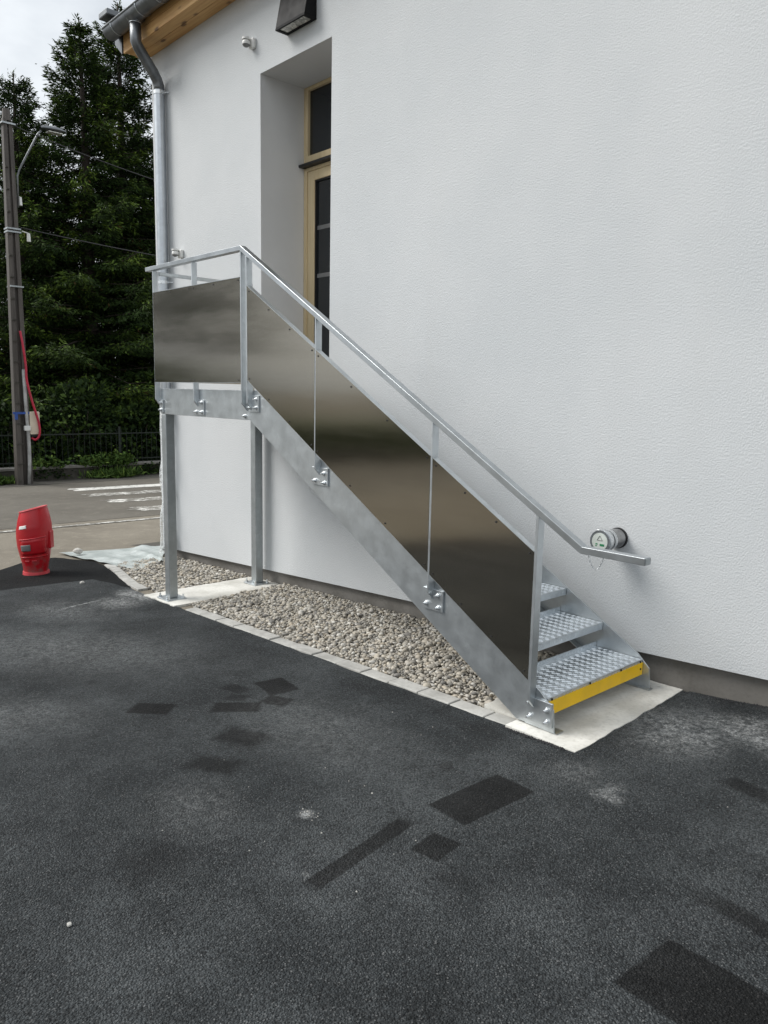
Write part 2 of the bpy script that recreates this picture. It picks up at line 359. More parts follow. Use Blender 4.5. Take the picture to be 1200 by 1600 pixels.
def pebbles():
    t = NT('river_pebbles')
    g = t.t.nodes.new('ShaderNodeNewGeometry').outputs['Random Per Island']
    r = t.n('ValToRGB', Fac=g); e = r.color_ramp.elements
    e[0].position = 0; e[0].color = (0.13, 0.125, 0.115, 1); e[1].position = 1; e[1].color = (0.64, 0.62, 0.56, 1)
    for p_, c in ((0.1, (0.20, 0.19, 0.175)), (0.3, (0.40, 0.365, 0.30)), (0.45, (0.31, 0.295, 0.262)), (0.6, (0.50, 0.46, 0.385)), (0.75, (0.38, 0.33, 0.255)), (0.9, (0.50, 0.48, 0.44))):
        x = e.new(p_); x.color = (*c, 1)
    n = t.noise(60, 3).outputs['Fac']
    t.p(Base_Color=t.mix(t.rng(n, 0.35, 0.7, 0, 0.3), r.outputs[0], (0.20, 0.19, 0.17)), Roughness=0.75); return t.m
M['pebble'] = pebbles()
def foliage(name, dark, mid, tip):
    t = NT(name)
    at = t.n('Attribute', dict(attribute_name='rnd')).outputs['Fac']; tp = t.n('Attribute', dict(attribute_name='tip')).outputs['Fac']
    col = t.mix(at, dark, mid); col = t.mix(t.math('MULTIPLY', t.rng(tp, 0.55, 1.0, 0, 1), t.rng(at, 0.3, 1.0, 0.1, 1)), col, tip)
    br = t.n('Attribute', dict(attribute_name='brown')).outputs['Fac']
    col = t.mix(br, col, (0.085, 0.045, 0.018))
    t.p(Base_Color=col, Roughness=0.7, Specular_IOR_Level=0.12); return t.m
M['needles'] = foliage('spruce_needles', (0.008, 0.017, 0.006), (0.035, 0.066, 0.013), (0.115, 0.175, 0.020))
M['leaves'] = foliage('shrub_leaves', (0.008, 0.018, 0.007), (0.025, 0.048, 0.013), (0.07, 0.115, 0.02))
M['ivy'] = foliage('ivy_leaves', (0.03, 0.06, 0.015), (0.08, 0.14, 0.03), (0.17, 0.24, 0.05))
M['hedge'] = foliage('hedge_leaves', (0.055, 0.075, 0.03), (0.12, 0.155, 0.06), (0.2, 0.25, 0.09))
M['bark'] = simple('spruce_bark', (0.045, 0.035, 0.028), 0.9, 0, 0.3, 20, 0.8, 30, 0.02)

# ------------------------------------------------------------------ ground, road, forecourt
def gz(x):
    if x > 4: return 0.087 + 0.046 * 4
    if x > -9: return 0.087 + 0.046 * x
    return 0.087 - 0.414 + 0.012 * (max(x, -60) + 9)
xs = [-900, -300, -120, -60, -40, -30, -25, -20, -16, -13, -11, -9, 4, 20, 100, 600]
ys = [-900, -200, -60, -20, -8, 0, 8, 20, 60, 200, 900]
g = MB(); n = len(xs)
g.add([(x, y, gz(x) - 0.012) for y in ys for x in xs], [(j * n + i, j * n + i + 1, (j + 1) * n + i + 1, (j + 1) * n + i) for j in range(len(ys) - 1) for i in range(n - 1)])
struct(g.build('ground', M['forecourt']))
def strip(name, x0, x1, y0, y1, dz, mat, nx=12, ny=40, wob=0.0, slant=0.0):
    ph = random.random() * 9
    def fn(u, v):
        y = y0 + (y1 - y0) * v; x = x0 + (x1 - x0) * u + slant * (y - y0)
        if u in (0.0, 1.0): x += wob * (math.sin(y * 1.7 + ph + u) + 0.5 * math.sin(y * 4.3 + ph * 2))
        return (x, y, gz(x) + dz)
    return MB().grid(fn, nx, ny).build(name, mat)
struct(strip('road', -16.6, -11.35, -60, 90, -0.008, M['road'], 8, 80, 0.05, 0.0))
struct(strip('verge', -17.5, -16.6, -60, 90, -0.007, M['verge'], 3, 80, 0.06))
struct(strip('road_edge_line', -11.74, -11.63, -12, 14, -0.004, M['worn_paint'], 1, 30, 0.01, 0.05))
for i, (x, y0, w) in enumerate(((-15.62, 1.70, .45), (-14.55, 1.62, .42), (-13.5, 1.55, .42), (-12.35, 1.45, .5))):
    def fn(u, v, x=x, y0=y0, w=w):
        yy = y0 + 3.4 * v + (0.12 * math.sin(u * 9 + x) if v == 0 else 0); xx = x + w * u + 0.10 * (yy - y0) + 0.015 * math.sin(yy * 7 + x)
        return (xx, yy, gz(xx) - 0.004)
    struct(MB().grid(fn, 4, 20).build('crosswalk_stripe', M['white_paint' if i == 0 else 'worn_paint']))
def patch(name, pts, dz, mat, jit=0.012, step=0.12):
    out = []
    for i, p in enumerate(pts):
        q = pts[(i + 1) % len(pts)]; L = math.dist(p, q); k = max(1, min(60, int(L / step)))
        for a in range(k):
            s = a / k; j = jit if (0 < a) else 0
            out.append((p[0] + (q[0] - p[0]) * s + random.uniform(-j, j), p[1] + (q[1] - p[1]) * s + random.uniform(-j, j)))
    b = MB(); b.add([(x, y, 0.087 + 0.046 * x + dz) for x, y in out], [tuple(range(len(out)))])
    return struct(b.build(name, mat))
KL = [(-8.07, -0.72), (-7.4, -0.86), (-6.8, -0.99), (-6.2, -1.06), (-2.26, -1.06)]       # outer line of the edging stones
patch('asphalt_yard', [(-7.5, -1.93), (-7.385, -1.114), (-6.74, -1.02)] + KL[3:] + [(-2.26, 0.05), (4, 0.05), (4, -16), (-2.2, -16), (-4.2, -8), (-5.7, -5.3)], 0.0, M['asphalt'])
patch('new_asphalt_strip', [(-8.6, -1.62), (-9.0, -1.15), (-8.95, -.93), (-8.37, -.70)] + KL[:3] + [(-6.74, -1.02), (-6.9, -1.06), (-7.385, -1.114), (-7.5, -1.93), (-5.7, -5.3), (-4.2, -8), (-2.2, -16), (-3.2, -16), (-5.3, -8), (-6.6, -5.3)], -0.004, M['asphalt_new'])
patch('dark_patch', [(-9.75, .45), (-9.3, .05), (-8.2, .35), (-8.4, 1.6), (-9.6, 2.6)], -0.006, M['verge'], 0.03)
patch('road_patch', [(-13.4, 2.55), (-12.75, 2.75), (-12.55, 6), (-13.6, 6)], 0.0, M['verge'], 0.02)
bpy.data.objects['road_patch'].location.z = gz(-13) + .0015 - (0.087 + 0.046 * -13)
b = MB()
def edge(u, v):
    x = -1.86 + 5.86 * u; y = -0.62 + 0.67 * v; s = v * v * (3 - 2 * v)
    return (x, y, 0.087 + 0.046 * x + 0.001 + 0.05 * s * min(1, u * 9) + 0.004 * math.sin(x * 9) * s)
struct(b.grid(edge, 60, 10).build('asphalt_edge', M['asphalt'], smooth=True))
# slab under the first step, footing under the legs
def slab(name, pts, top, jit=0.006):
    out = []
    for i, p in enumerate(pts):
        q = pts[(i + 1) % len(pts)]; k = max(1, int(math.dist(p, q) / 0.05))
        for a in range(k): out.append((p[0] + (q[0] - p[0]) * a / k + random.uniform(-jit, jit), p[1] + (q[1] - p[1]) * a / k + random.uniform(-jit, jit)))
    nn = len(out); b = MB()
    b.add([(x, y, top(x)) for x, y in out] + [(x, y, top(x) - 0.15) for x, y in out], [tuple(range(nn))] + [(i + nn, (i + 1) % nn + nn, (i + 1) % nn, i) for i in range(nn)])
    return struct(b.build(name, M['slab']))
slab('concrete_slab', [(-2.262, -1.085), (-1.845, -1.085), (-1.895, 0.045), (-2.5, 0.045), (-2.5, -.955), (-2.262, -.955)], lambda x: 0.0052 + 0.02 * (x + 1.9))
slab('concrete_footing', [(-6.34, 0.045), (-6.34, -1.075), (-5.76, -1.075), (-5.76, 0.045)], lambda x: 0.087 + 0.046 * x + 0.008, 0.008)

# edging stones
kerb = thing('edging_kerb', 'row of pale concrete edging stones between the gravel bed and the asphalt', 'kerb', (-4.0, -1.0, -0.1))
def kline(s0, s1, prev, nxt, off):
    d = Vector((nxt[0] - prev[0], nxt[1] - prev[1])).normalized(); nrm = Vector((-d.y, d.x))
    return s0 + nrm.x * off, s1 + nrm.y * off
def along(x):
    for a, c in zip(KL, KL[1:]):
        if a[0] <= x <= c[0]: return a[1] + (c[1] - a[1]) * (x - a[0]) / (c[0] - a[0])
    return KL[-1][1]
x = -8.05
while x < -2.3:
    x1 = min(x + 0.245, -2.27)
    if not (-6.36 < x1 and x < -5.74):
        a = MB(); j = random.uniform(-.004, .004); zt = random.uniform(.002, .010)
        ya, yb = along(x), along(x1)
        q = [(x + .003, ya + j), (x1 - .003, yb + j + random.uniform(-.002, .002)), (x1 - .003, yb + .1 + j), (x + .003, ya + .1 + j)]
        a.add([(px, py, 0.087 + 0.046 * px - .1) for px, py in q] + [(px, py, 0.087 + 0.046 * px + zt) for px, py in q], [(0, 3, 2, 1), (4, 5, 6, 7), (0, 1, 5, 4), (1, 2, 6, 5), (2, 3, 7, 6), (3, 0, 4, 7)])
        a.build('edging_stone', M['kerb'], kerb, bevel=.006)
    x = x1 if x1 > x + .2 else x1 + 1

# gravel: soil sheet and pebbles
def bed(name, x0, x1):
    b = MB()
    def fn(u, v):
        X = x0 + (x1 - x0) * u; y0 = along(X) + .09
        return (X, y0 + (0.049 - y0) * v, 0.087 + 0.046 * X - 0.022)
    return struct(b.grid(fn, 12, 4).build(name, M['soil']))
bed('gravel_bed', -8.05, -6.34); bed('gravel_bed', -5.76, -2.26)
import bmesh
bmx = bmesh.new(); bmesh.ops.create_icosphere(bmx, subdivisions=2, radius=1.0)
IV = np.array([v.co[:] for v in bmx.verts]); IF = np.array([[v.index for v in f.verts] for f in bmx.faces]); bmx.free()
def gravel(x0, x1, sp, layers=2):
    P = []
    for L in range(layers):
        gx, gy = np.meshgrid(np.arange(x0, x1, sp), np.arange(-1.0, .05, sp))
        q = np.stack([gx.ravel() + (L * .5) * sp, gy.ravel() + (L * .5) * sp], 1) + rng.uniform(-.42, .42, (gx.size, 2)) * sp
        z = np.full(len(q), -0.010 + 0.013 * L) + rng.normal(0, .003, len(q))
        if L == 1: keep = rng.random(len(q)) < .75; q = q[keep]; z = z[keep]
        P.append(np.column_stack([q, z]))
    P = np.concatenate(P)
    ya = np.array([along(x) for x in P[:, 0]]) + .115
    P = P[(P[:, 1] > ya) & (P[:, 1] < .03) & (P[:, 0] > x0 + .01) & (P[:, 0] < x1 - .01)]
    hump = 0.03 * np.clip((P[:, 1] - ya[:1].mean()) / 1.0, 0, 1)
    P[:, 2] += 0.087 + 0.046 * P[:, 0] + hump
    return P
P = np.concatenate([gravel(-8.0, -6.34, .027), gravel(-5.76, -2.3, .0228)])
N = len(P); nv = len(IV)
S = rng.lognormal(math.log(.0110), .32, N); S = np.clip(S, .006, .027)
sc3 = np.stack([S * rng.uniform(.95, 1.45, N), S * rng.uniform(.8, 1.05, N), S * rng.uniform(.5, .78, N)], 1)
V = IV[None] * sc3[:, None]
lump = 1 + .10 * np.sin(IV[None, :, 0] * 2.1 + rng.uniform(0, 6, (N, 1))) * np.cos(IV[None, :, 1] * 1.7 + rng.uniform(0, 6, (N, 1)))
V = V * lump[..., None]
tz = rng.uniform(0, 2 * math.pi, N); tx = rng.normal(0, .45, N)
c, s = np.cos(tx)[:, None], np.sin(tx)[:, None]
V = np.stack([V[..., 0], V[..., 1] * c - V[..., 2] * s, V[..., 1] * s + V[..., 2] * c], -1)
c, s = np.cos(tz)[:, None], np.sin(tz)[:, None]
V = np.stack([V[..., 0] * c - V[..., 1] * s, V[..., 0] * s + V[..., 1] * c, V[..., 2]], -1) + P[:, None]
F = (IF[None] + (np.arange(N) * nv)[:, None, None]).reshape(-1, 3)
gm = np_mesh('gravel', V.reshape(-1, 3), F, M['pebble'], True)
go = bpy.data.objects.new('gravel', gm); COL.objects.link(go)
tag(go, 'loose rounded grey and beige pebbles filling the bed under the staircase', 'gravel', None, 'stuff')

# ------------------------------------------------------------------ building
def wb(x): return 0.293 + 0.0583 * x
bld = thing('building', 'white rough rendered building with a deep door recess and a timber eave', 'building', (-3, 0, 0))
XL, XR = -8.12, 4.0
ZT = 5.047
OX0, OX1, OZ0, OZ1 = -6.07, -5.072, 1.50, 4.337
T = 0.05
w = MB()
def quadf(pts, y): w.add([(a, y, b) for a, b in pts], [(0, 1, 2, 3)])
for y in (0.0,):
    quadf([(XL, wb(XL)), (OX0, wb(OX0)), (OX0, ZT + .2), (XL, ZT + .2)], y)
    quadf([(OX0, OZ1), (OX1, OZ1), (OX1, ZT + .2), (OX0, ZT + .2)], y)
    quadf([(OX0, wb(OX0)), (OX1, wb(OX1)), (OX1, OZ0), (OX0, OZ0)], y)
    quadf([(OX1, wb(OX1)), (XR, wb(XR)), (XR, ZT + .2), (OX1, ZT + .2)], y)
w.add([(XL, 0, wb(XL)), (XR, 0, wb(XR)), (XR, T + .005, wb(XR)), (XL, T + .005, wb(XL))], [(0, 3, 2, 1)])
w.add([(XL, 0, wb(XL)), (XL, 0, ZT), (XL, 9, ZT), (XL, 9, wb(XL))], [(0, 1, 2, 3)])
w.add([(XR, 0, wb(XR)), (XR, 9, wb(XR)), (XR, 9, ZT), (XR, 0, ZT)], [(0, 1, 2, 3)])
w.add([(XL, 9, wb(XL)), (XL, 9, ZT), (XR, 9, ZT), (XR, 9, wb(XR))], [(0, 1, 2, 3)])
w.build('wall', M['render'], bld)
RD = 0.467
rv = MB()
rv.add([(OX0, 0, OZ0), (OX0, RD + .09, OZ0), (OX0, RD + .09, OZ1), (OX0, 0, OZ1)], [(0, 1, 2, 3)])
rv.add([(OX1, 0, OZ0), (OX1, 0, OZ1), (OX1, RD + .09, OZ1), (OX1, RD + .09, OZ0)], [(0, 1, 2, 3)])
rv.add([(OX0, 0, OZ1), (OX0, RD + .09, OZ1), (OX1, RD + .09, OZ1), (OX1, 0, OZ1)], [(0, 1, 2, 3)])
rv.add([(OX0, 0, OZ0), (OX1, 0, OZ0), (OX1, RD + .09, OZ0), (OX0, RD + .09, OZ0)], [(0, 1, 2, 3)])
rv.build('door_reveal', M['reveal'], bld)
pl = MB(); pl.prism([(XL + .06, -.9), (XR - .06, -.9), (XR - .06, wb(XR) + .02), (XL + .06, wb(XL) + .02)], T, T + .3)
pl.add([(XL + .06, T + .3, -.9), (XL + .06, T + .3, wb(XL)), (XL + .06, 8.9, wb(XL)), (XL + .06, 8.9, -.9)], [(0, 1, 2, 3)])
pl.build('plinth', M['plinth'], bld)
# transom window and door
def frame(mb, x0, x1, z0, z1, y0, y1, wl, wr, wbm, wt):
    mb.box(x0, x0 + wl, y0, y1, z0, z1); mb.box(x1 - wr, x1, y0, y1, z0, z1)
    mb.box(x0 + wl, x1 - wr, y0, y1, z1 - wt, z1); mb.box(x0 + wl, x1 - wr, y0, y1, z0, z0 + wbm)
tw = MB(); frame(tw, OX0 + .002, OX1 - .002, 3.69, OZ1 - .002, RD, RD + .08, .058, .058, .056, .03)
win = tw.build('transom_window', M['palewood'], bld, bevel=.004)
MB().box(OX0 + .055, OX1 - .055, RD + .03, RD + .045, 3.74, 4.31).build('pane', M['glass'], win)
MB().prism([(RD - .055, 3.645), (RD - .06, 3.665), (RD - .002, 3.692), (RD + .06, 3.692), (RD + .06, 3.645)], OX0 + .001, OX1 - .001, 'x').build('drip_rail', M['dark'], bld)
df = MB(); frame(df, OX0 + .002, OX1 - .002, 1.53, 3.643, RD + .002, RD + .08, .045, .045, .03, .03)
df.build('door_frame', M['palewood'], bld, bevel=.003)
dl = MB(); frame(dl, OX0 + .049, OX1 - .049, 1.562, 3.611, RD + .012, RD + .07, .10, .10, .16, .085)
door = dl.build('door', M['palewood'], bld, bevel=.004)
gl = MB(); frame(gl, OX0 + .149, OX1 - .149, 1.722, 3.526, RD + .022, RD + .045, .014, .014, .014, .014)
gl.build('glazing_bead', M['dark'], door)
MB().box(OX0 + .15, OX1 - .15, RD + .04, RD + .055, 1.72, 3.527).build('pane', M['glass'], door)
for zb in (2.245, 2.682, 3.108):
    MB().box(OX0 + .163, OX1 - .163, RD + .0395, RD + .0405, zb - .018, zb + .018).build('glazing_bar', M['grey_plastic'], door)
MB().cyl((OX1 - .11, RD + .012, 2.55), (OX1 - .11, RD - .04, 2.55), .011, 10).cyl((OX1 - .11, RD - .035, 2.55), (OX1 - .23, RD - .035, 2.55), .010, 10).build('handle', M['bolt'], door, smooth=True, auto=40)
# eave: soffit boards, fascia, gutter, roof
EX0 = -8.24
for i, (a, c_) in enumerate(((-.0008, -.118), (-.121, -.228))):
    MB().box(EX0 + .02 * i, XR, c_, a, ZT, ZT + .022).build('soffit_board', M['softwood'], bld, bevel=.003)
MB().box(EX0 + .01, XR, -.252, -.231, ZT - .006, ZT + .105).build('fascia_board', M['softwood'], bld, bevel=.003)
MB().box(EX0 + .01, XR, -.252, -.231, ZT + .108, ZT + .27).build('fascia_board', M['softwood'], bld, bevel=.003)
vx0, vx1 = EX0 - .17, EX0 - .004
MB().add([(vx1, -.262, ZT - .012), (vx1, -.262, ZT + .255), (vx0, -.262, ZT + .255), (vx0, -.262, ZT + .13), (vx1, 4.5, ZT + 2.9), (vx1, 4.5, ZT + 3.17), (vx0, 4.5, ZT + 3.17), (vx0, 4.5, ZT + 3.04)],
    [(0, 1, 2, 3), (7, 6, 5, 4), (0, 4, 5, 1), (1, 5, 6, 2), (2, 6, 7, 3), (3, 7, 4, 0)]).build('verge_flashing', M['zinc'], bld)
rf = MB(); rf.prism([(-.36, ZT + .262), (-.36, ZT + .29), (4.5, ZT + 3.2), (9.4, ZT + .29), (9.4, ZT + .262), (4.5, ZT + 3.1)], EX0 - .06, XR + .2, 'x')
rf.build('roof', M['zinc'], bld)
MB().box(EX0 - .1, EX0 + .10, -.46, -.30, ZT + .285, ZT + .345).build('verge_cap', M['zinc'], bld, bevel=.01)
GY, GZ, GR = -.345, 5.250, .087
gu = MB(); nseg = 14
prof = [(GY + GR * math.cos(math.pi + math.pi * i / nseg), GZ + GR * math.sin(math.pi + math.pi * i / nseg)) for i in range(nseg + 1)]
inner = [(GY + (GR - .004) * math.cos(math.pi + math.pi * i / nseg), GZ + (GR - .004) * math.sin(math.pi + math.pi * i / nseg)) for i in range(nseg, -1, -1)]
gu.prism(prof + inner, EX0 - .08, XR + .1, 'x'); gu.tube([(EX0 - .08, GY - GR, GZ + .004), (XR + .1, GY - GR, GZ + .004)], .010, 8)
gutter = gu.build('gutter', M['zinc'], bld, smooth=True, auto=35)
MB().prism(prof, EX0 - .084, EX0 - .078, 'x').build('end_cap', M['zinc'], gutter)
for gx in (-8.12, -7.72 + .16, -7.20, -6.55, -5.9, -5.2):
    k = MB(); pr = [(GY + (GR + .005) * math.cos(math.pi + math.pi * i / nseg), GZ + (GR + .005) * math.sin(math.pi + math.pi * i / nseg)) for i in range(nseg + 1)]
    ir = [(GY + (GR + .0005) * math.cos(math.pi + math.pi * i / nseg), GZ + (GR + .0005) * math.sin(math.pi + math.pi * i / nseg)) for i in range(nseg, -1, -1)]
    k.prism(pr + ir, gx - .007, gx + .007, 'x').build('gutter_bracket', M['zinc_pipe'], gutter)
DX, DY, DR = -7.83, -.066, .054; UX = DX + .09
dp = MB(); path = [(DX, GY, GZ - .06), (DX, GY, 5.00)]
for i in range(7):
    a = i / 6; path.append((DX, GY + .03 * a * a, 5.0 - .045 * a))
path += [(DX, DY - .05, 4.80), (DX, DY - .02, 4.765), (DX, DY - .004, 4.72), (DX, DY, 4.66)]
pipe = MB(); pipe.cyl((UX, GY, GZ - .06), (UX, GY, 5.155), DR + .035, 20, DR + .004, False).tube([(UX, GY, 5.16), (UX, GY, 4.985), (UX - .005, GY + .025, 4.945), (DX + .012, DY - .06, 4.775), (DX, DY - .02, 4.725), (DX, DY, 4.67), (DX, DY, 4.62)], DR, 20)
sw = pipe.build('swan_neck', M['zinc'], bld, smooth=True)
dn = MB().cyl((DX, DY, 4.63), (DX, DY, 1.42), DR + .001, 24).build('downpipe', M['zinc_pipe'], bld, smooth=True, auto=40)
for zc in (5.15, ):
    MB().tube([(UX + (DR + .003) * math.cos(a), GY + (DR + .003) * math.sin(a), zc) for a in np.linspace(0, 2 * math.pi, 24)], .005, 6).build('seam', M['zinc_pipe'], sw, smooth=True)
for (yy, zz, dy, dz) in ((DY - .065, 4.78, .72, -.69),):
    d = Vector((0, dy, dz)).normalized(); a1 = Vector((1, 0, 0)); b1 = d.cross(a1)
    MB().tube([Vector((DX + .012, yy, zz)) + (a1 * math.cos(a) + b1 * math.sin(a)) * (DR + .001) for a in np.linspace(0, 2 * math.pi, 24)], .004, 6).build('seam', M['zinc'], sw, smooth=True)
for zc in (4.605, 2.73, 2.0):
    k = MB(); k.cyl((DX, DY, zc - .016), (DX, DY, zc + .016), DR + .005, 24); k.cyl((DX + .05, DY + .02, zc), (DX + .09, -.0, zc), .006, 8); k.box(DX + .05, DX + .066, DY - .008, DY + .008, zc - .008, zc + .008)
    k.build('pipe_clamp', M['bolt'], dn, smooth=True, auto=40)
MB().cyl((DX, DY, 1.43), (DX, DY, 1.30), DR + .006, 20).build('pipe_socket', M['white_plastic'], dn, smooth=True, auto=40)

# ------------------------------------------------------------------ staircase
st = thing('steel_staircase', 'galvanised steel outdoor staircase with landing, handrail and brushed steel side panels', 'staircase', (-4, -.55, 0))
G = M['galva']
YO = -1.0                     # outer face of the outer stringer
YP = -1.05                    # outer face of posts and panels
SL = 0.577
UP = lambda x: 0.119 + SL * (-2.037 - x)
LO = lambda x: 0.0 + SL * (-2.256 - x)
for (ya, yb) in ((-1.0, -.99), (-.09, -.08)):
    s_ = MB(); s_.prism([(-2.256, .008), (-2.027, .008), (-2.037, .119), (-2.115, .19), (-4.585, 1.612), (-4.692, 1.612), (-4.692, LO(-4.692))], ya, yb)
    inn = (yb, yb + .05) if ya < -.5 else (ya - .05, ya)
    # flanges of the channel, turned inward, butted to the web
    def fl(f, x0, x1, t):
        s_.add([(x0, inn[0], f(x0)), (x1, inn[0], f(x1)), (x1, inn[1], f(x1)), (x0, inn[1], f(x0)), (x0, inn[0], f(x0) + t), (x1, inn[0], f(x1) + t), (x1, inn[1], f(x1) + t), (x0, inn[1], f(x0) + t)],
               [(0, 3, 2, 1), (4, 5, 6, 7), (0, 1, 5, 4), (1, 2, 6, 5), (2, 3, 7, 6), (3, 0, 4, 7)])
    fl(lambda x: LO(x) + .001, -4.68, -2.29, .008)
    sg = s_.build('stringer', G, st, bevel=.0015)
    MB().box(-2.20, -2.012, ya if ya < -.5 else ya - .03, yb + .05 if ya < -.5 else yb, .0055, .0085).build('foot_plate', G, sg)
# landing beams
for (ya, yb, sg) in ((-1.0, -.99, 1), (-.09, -.08, -1)):
    b_ = MB(); b_.box(-6.07, -4.694, ya, yb, 1.41, 1.62)
    i0, i1 = ((yb, yb + .06) if sg > 0 else (ya - .06, ya))
    b_.box(-6.06, -4.70, i0, i1, 1.411, 1.419); b_.box(-6.06, -4.70, i0, i1, 1.520, 1.528)
    b_.build('landing_beam', G, st, bevel=.002)
for xb in (-6.07, -5.40, -4.705):
    MB().box(xb, xb + .01, -.988, -.092, 1.421, 1.518 if xb > -6 else 1.62).build('cross_beam', G, st, bevel=.0015)
def checker(x0, x1, y0, y1, zt, mb, n_hint=.028):
    # raised lozenges of a tear plate
    i = 0; x_ = x0 + .018
    while x_ < x1 - .012:
        y_ = y0 + .02 + (.5 * n_hint if i % 2 else 0); k = 0
        while y_ < y1 - .012:
            a = R(45 if (k + i) % 2 else -45); L, Wd = .0135, .0021; c, s = math.cos(a), math.sin(a)
            P4 = [(L, 0), (0, Wd), (-L, 0), (0, -Wd)]
            mb.add([(x_ + u * c - v * s, y_ + u * s + v * c, zt + .0001) for u, v in P4] + [(x_ + .55 * (u * c - v * s), y_ + .55 * (u * s + v * c), zt + .0030) for u, v in P4],
                   [(4, 5, 6, 7), (0, 1, 5, 4), (1, 2, 6, 5), (2, 3, 7, 6), (3, 0, 4, 7)])
            y_ += n_hint; k += 1
        x_ += n_hint * .62; i += 1
def lip(mb, xf, y0, y1, z0, z1, step=.030):
    y_ = y0 + .015
    while y_ < y1 - .01:
        zc = (z0 + z1) / 2; L = .014
        mb.add([(xf + .0001, y_ - .004, zc - L), (xf + .0001, y_ + .004, zc + L * .2), (xf + .0001, y_ + .008, zc + L), (xf + .0001, y_ + .001, zc - L * .2), (xf + .0022, y_ + .0015, zc), ],
               [(0, 4, 3), (1, 4, 0), (2, 4, 1), (3, 4, 2)][:4])
        y_ += step
tm = MB(); ty0, ty1 = -.986, -.094
tm.box(-.298, 0, ty0, ty1, -.005, 0); tm.box(-.005, 0, ty0, ty1, -.040, -.0052); tm.box(-.303, -.2982, ty0, ty1, -.005, .030)
tm.box(-.296, -.006, ty0 - .0, ty0 + .005, -.045, -.0052); tm.box(-.296, -.006, ty1 - .005, ty1, -.045, -.0052)
checker(-.296, -.001, ty0, ty1, 0, tm); lip(tm, 0, ty0, ty1, -.038, -.003); lip(tm, -.2982, ty0, ty1, 0, .03)
tmesh = tm.mesh('tread', galva('galvanised_tread', (0.80, 0.84, 0.87), 0.33))
for k in range(9):
    place('tread', tmesh, st, Vector((-2.08 - .2645 * k, 0, .163 + .1525 * k)) ) 
lp = MB(); lp.box(-6.055, -4.46, -.986, -.094, 1.532, 1.538); lp.box(-4.465, -4.46, -.986, -.094, 1.49, 1.5318); checker(-6.05, -4.465, -.984, -.096, 1.538, lp, .045)
lp.build('landing_plate', M['galva'], st)
kk = MB(); kk.box(-2.088, -2.079, -.984, -.096, .076, .1225); kk.box(-2.078, -2.075, -.985, -.095, .076, .147)
kp = kk.build('kick_plate', M['yellow'], st)
bs = MB().cyl((0, 0, 0), (.004, 0, 0), .006, 8).mesh('screw', M['screw'])
for (yy, zz) in ((-.955, .153), (-.62, .153), (-.32, .153), (-.118, .154), (-.118, .113)):
    place('screw', bs, kp, (-2.0755 if zz < .15 else -2.0795, yy, zz))
# legs
for (y0, y1) in ((-1.0, -.92), (-.125, -.045)):
    zb = 0.087 + 0.046 * -6.02 + .008
    l_ = MB(); l_.box(-6.07, -5.99, y0, y1, zb + .012, 1.408); leg = l_.build('leg', M['galva_dull'], st, bevel=.006)
    bp = MB(); bp.box(-6.13, -5.93, y0 - .05, y1 + (.05 if y0 < -.5 else .04), zb + .001, zb + .011); pp = bp.build('base_plate', G, leg, bevel=.002)
    for bx in (-6.105, -5.955):
        for by in ((y0 - .03, y1 + .03) if y0 < -.5 else (y0 - .03, y1 + .02)):
            MB().cyl((bx, by, zb + .011), (bx, by, zb + .024), .014, 6).cyl((bx, by, zb + .024), (bx, by, zb + .045), .007, 8).build('anchor_bolt', M['bolt'], leg)
# handrail: mitred square tube
def rail(pts, t):
    P_ = [Vector(p) for p in pts]; lo = []
    for i, p in enumerate(P_):
        ds = []
        if i > 0: ds.append((p - P_[i - 1]).normalized())
        if i < len(P_) - 1: ds.append((P_[i + 1] - p).normalized())
        nn = [Vector((d.y, -d.x)) for d in ds]; m_ = sum(nn, Vector((0, 0))).normalized()
        lo.append(p + m_ * (t / m_.dot(nn[0])))
    return P_, lo
hp, hl = rail([(-6.18, 2.598), (-4.727, 2.598), (-1.896, .956), (-1.589, .956)], .032)
h = MB(); nn = len(hp); ya, yb = -1.056, -1.010
vs = [(p.x, ya, p.y) for p in hp] + [(p.x, yb, p.y) for p in hp] + [(p.x, yb, p.y) for p in hl] + [(p.x, ya, p.y) for p in hl]
fs = []
for i in range(nn - 1):
    fs += [(i, i + 1, i + 1 + nn, i + nn), (i + nn, i + 1 + nn, i + 1 + 2 * nn, i + 2 * nn), (i + 2 * nn, i + 1 + 2 * nn, i + 1 + 3 * nn, i + 3 * nn), (i + 3 * nn, i + 1 + 3 * nn, i + 1, i)]
fs += [(0, nn, 2 * nn, 3 * nn), (nn - 1, 4 * nn - 1, 3 * nn - 1, 2 * nn - 1)]
h.add(vs, fs); hr = h.build('handrail', M['galva_rail'], st, bevel=.0018)
MB().box(-1.5888, -1.5848, -1.054, -1.012, .926, .954).build('end_cap', M['galva_dull'], hr, bevel=.002)
MB().box(-6.062, -6.036, -1.0, -.11, 2.528, 2.556).build('end_rail', G, st, bevel=.004)
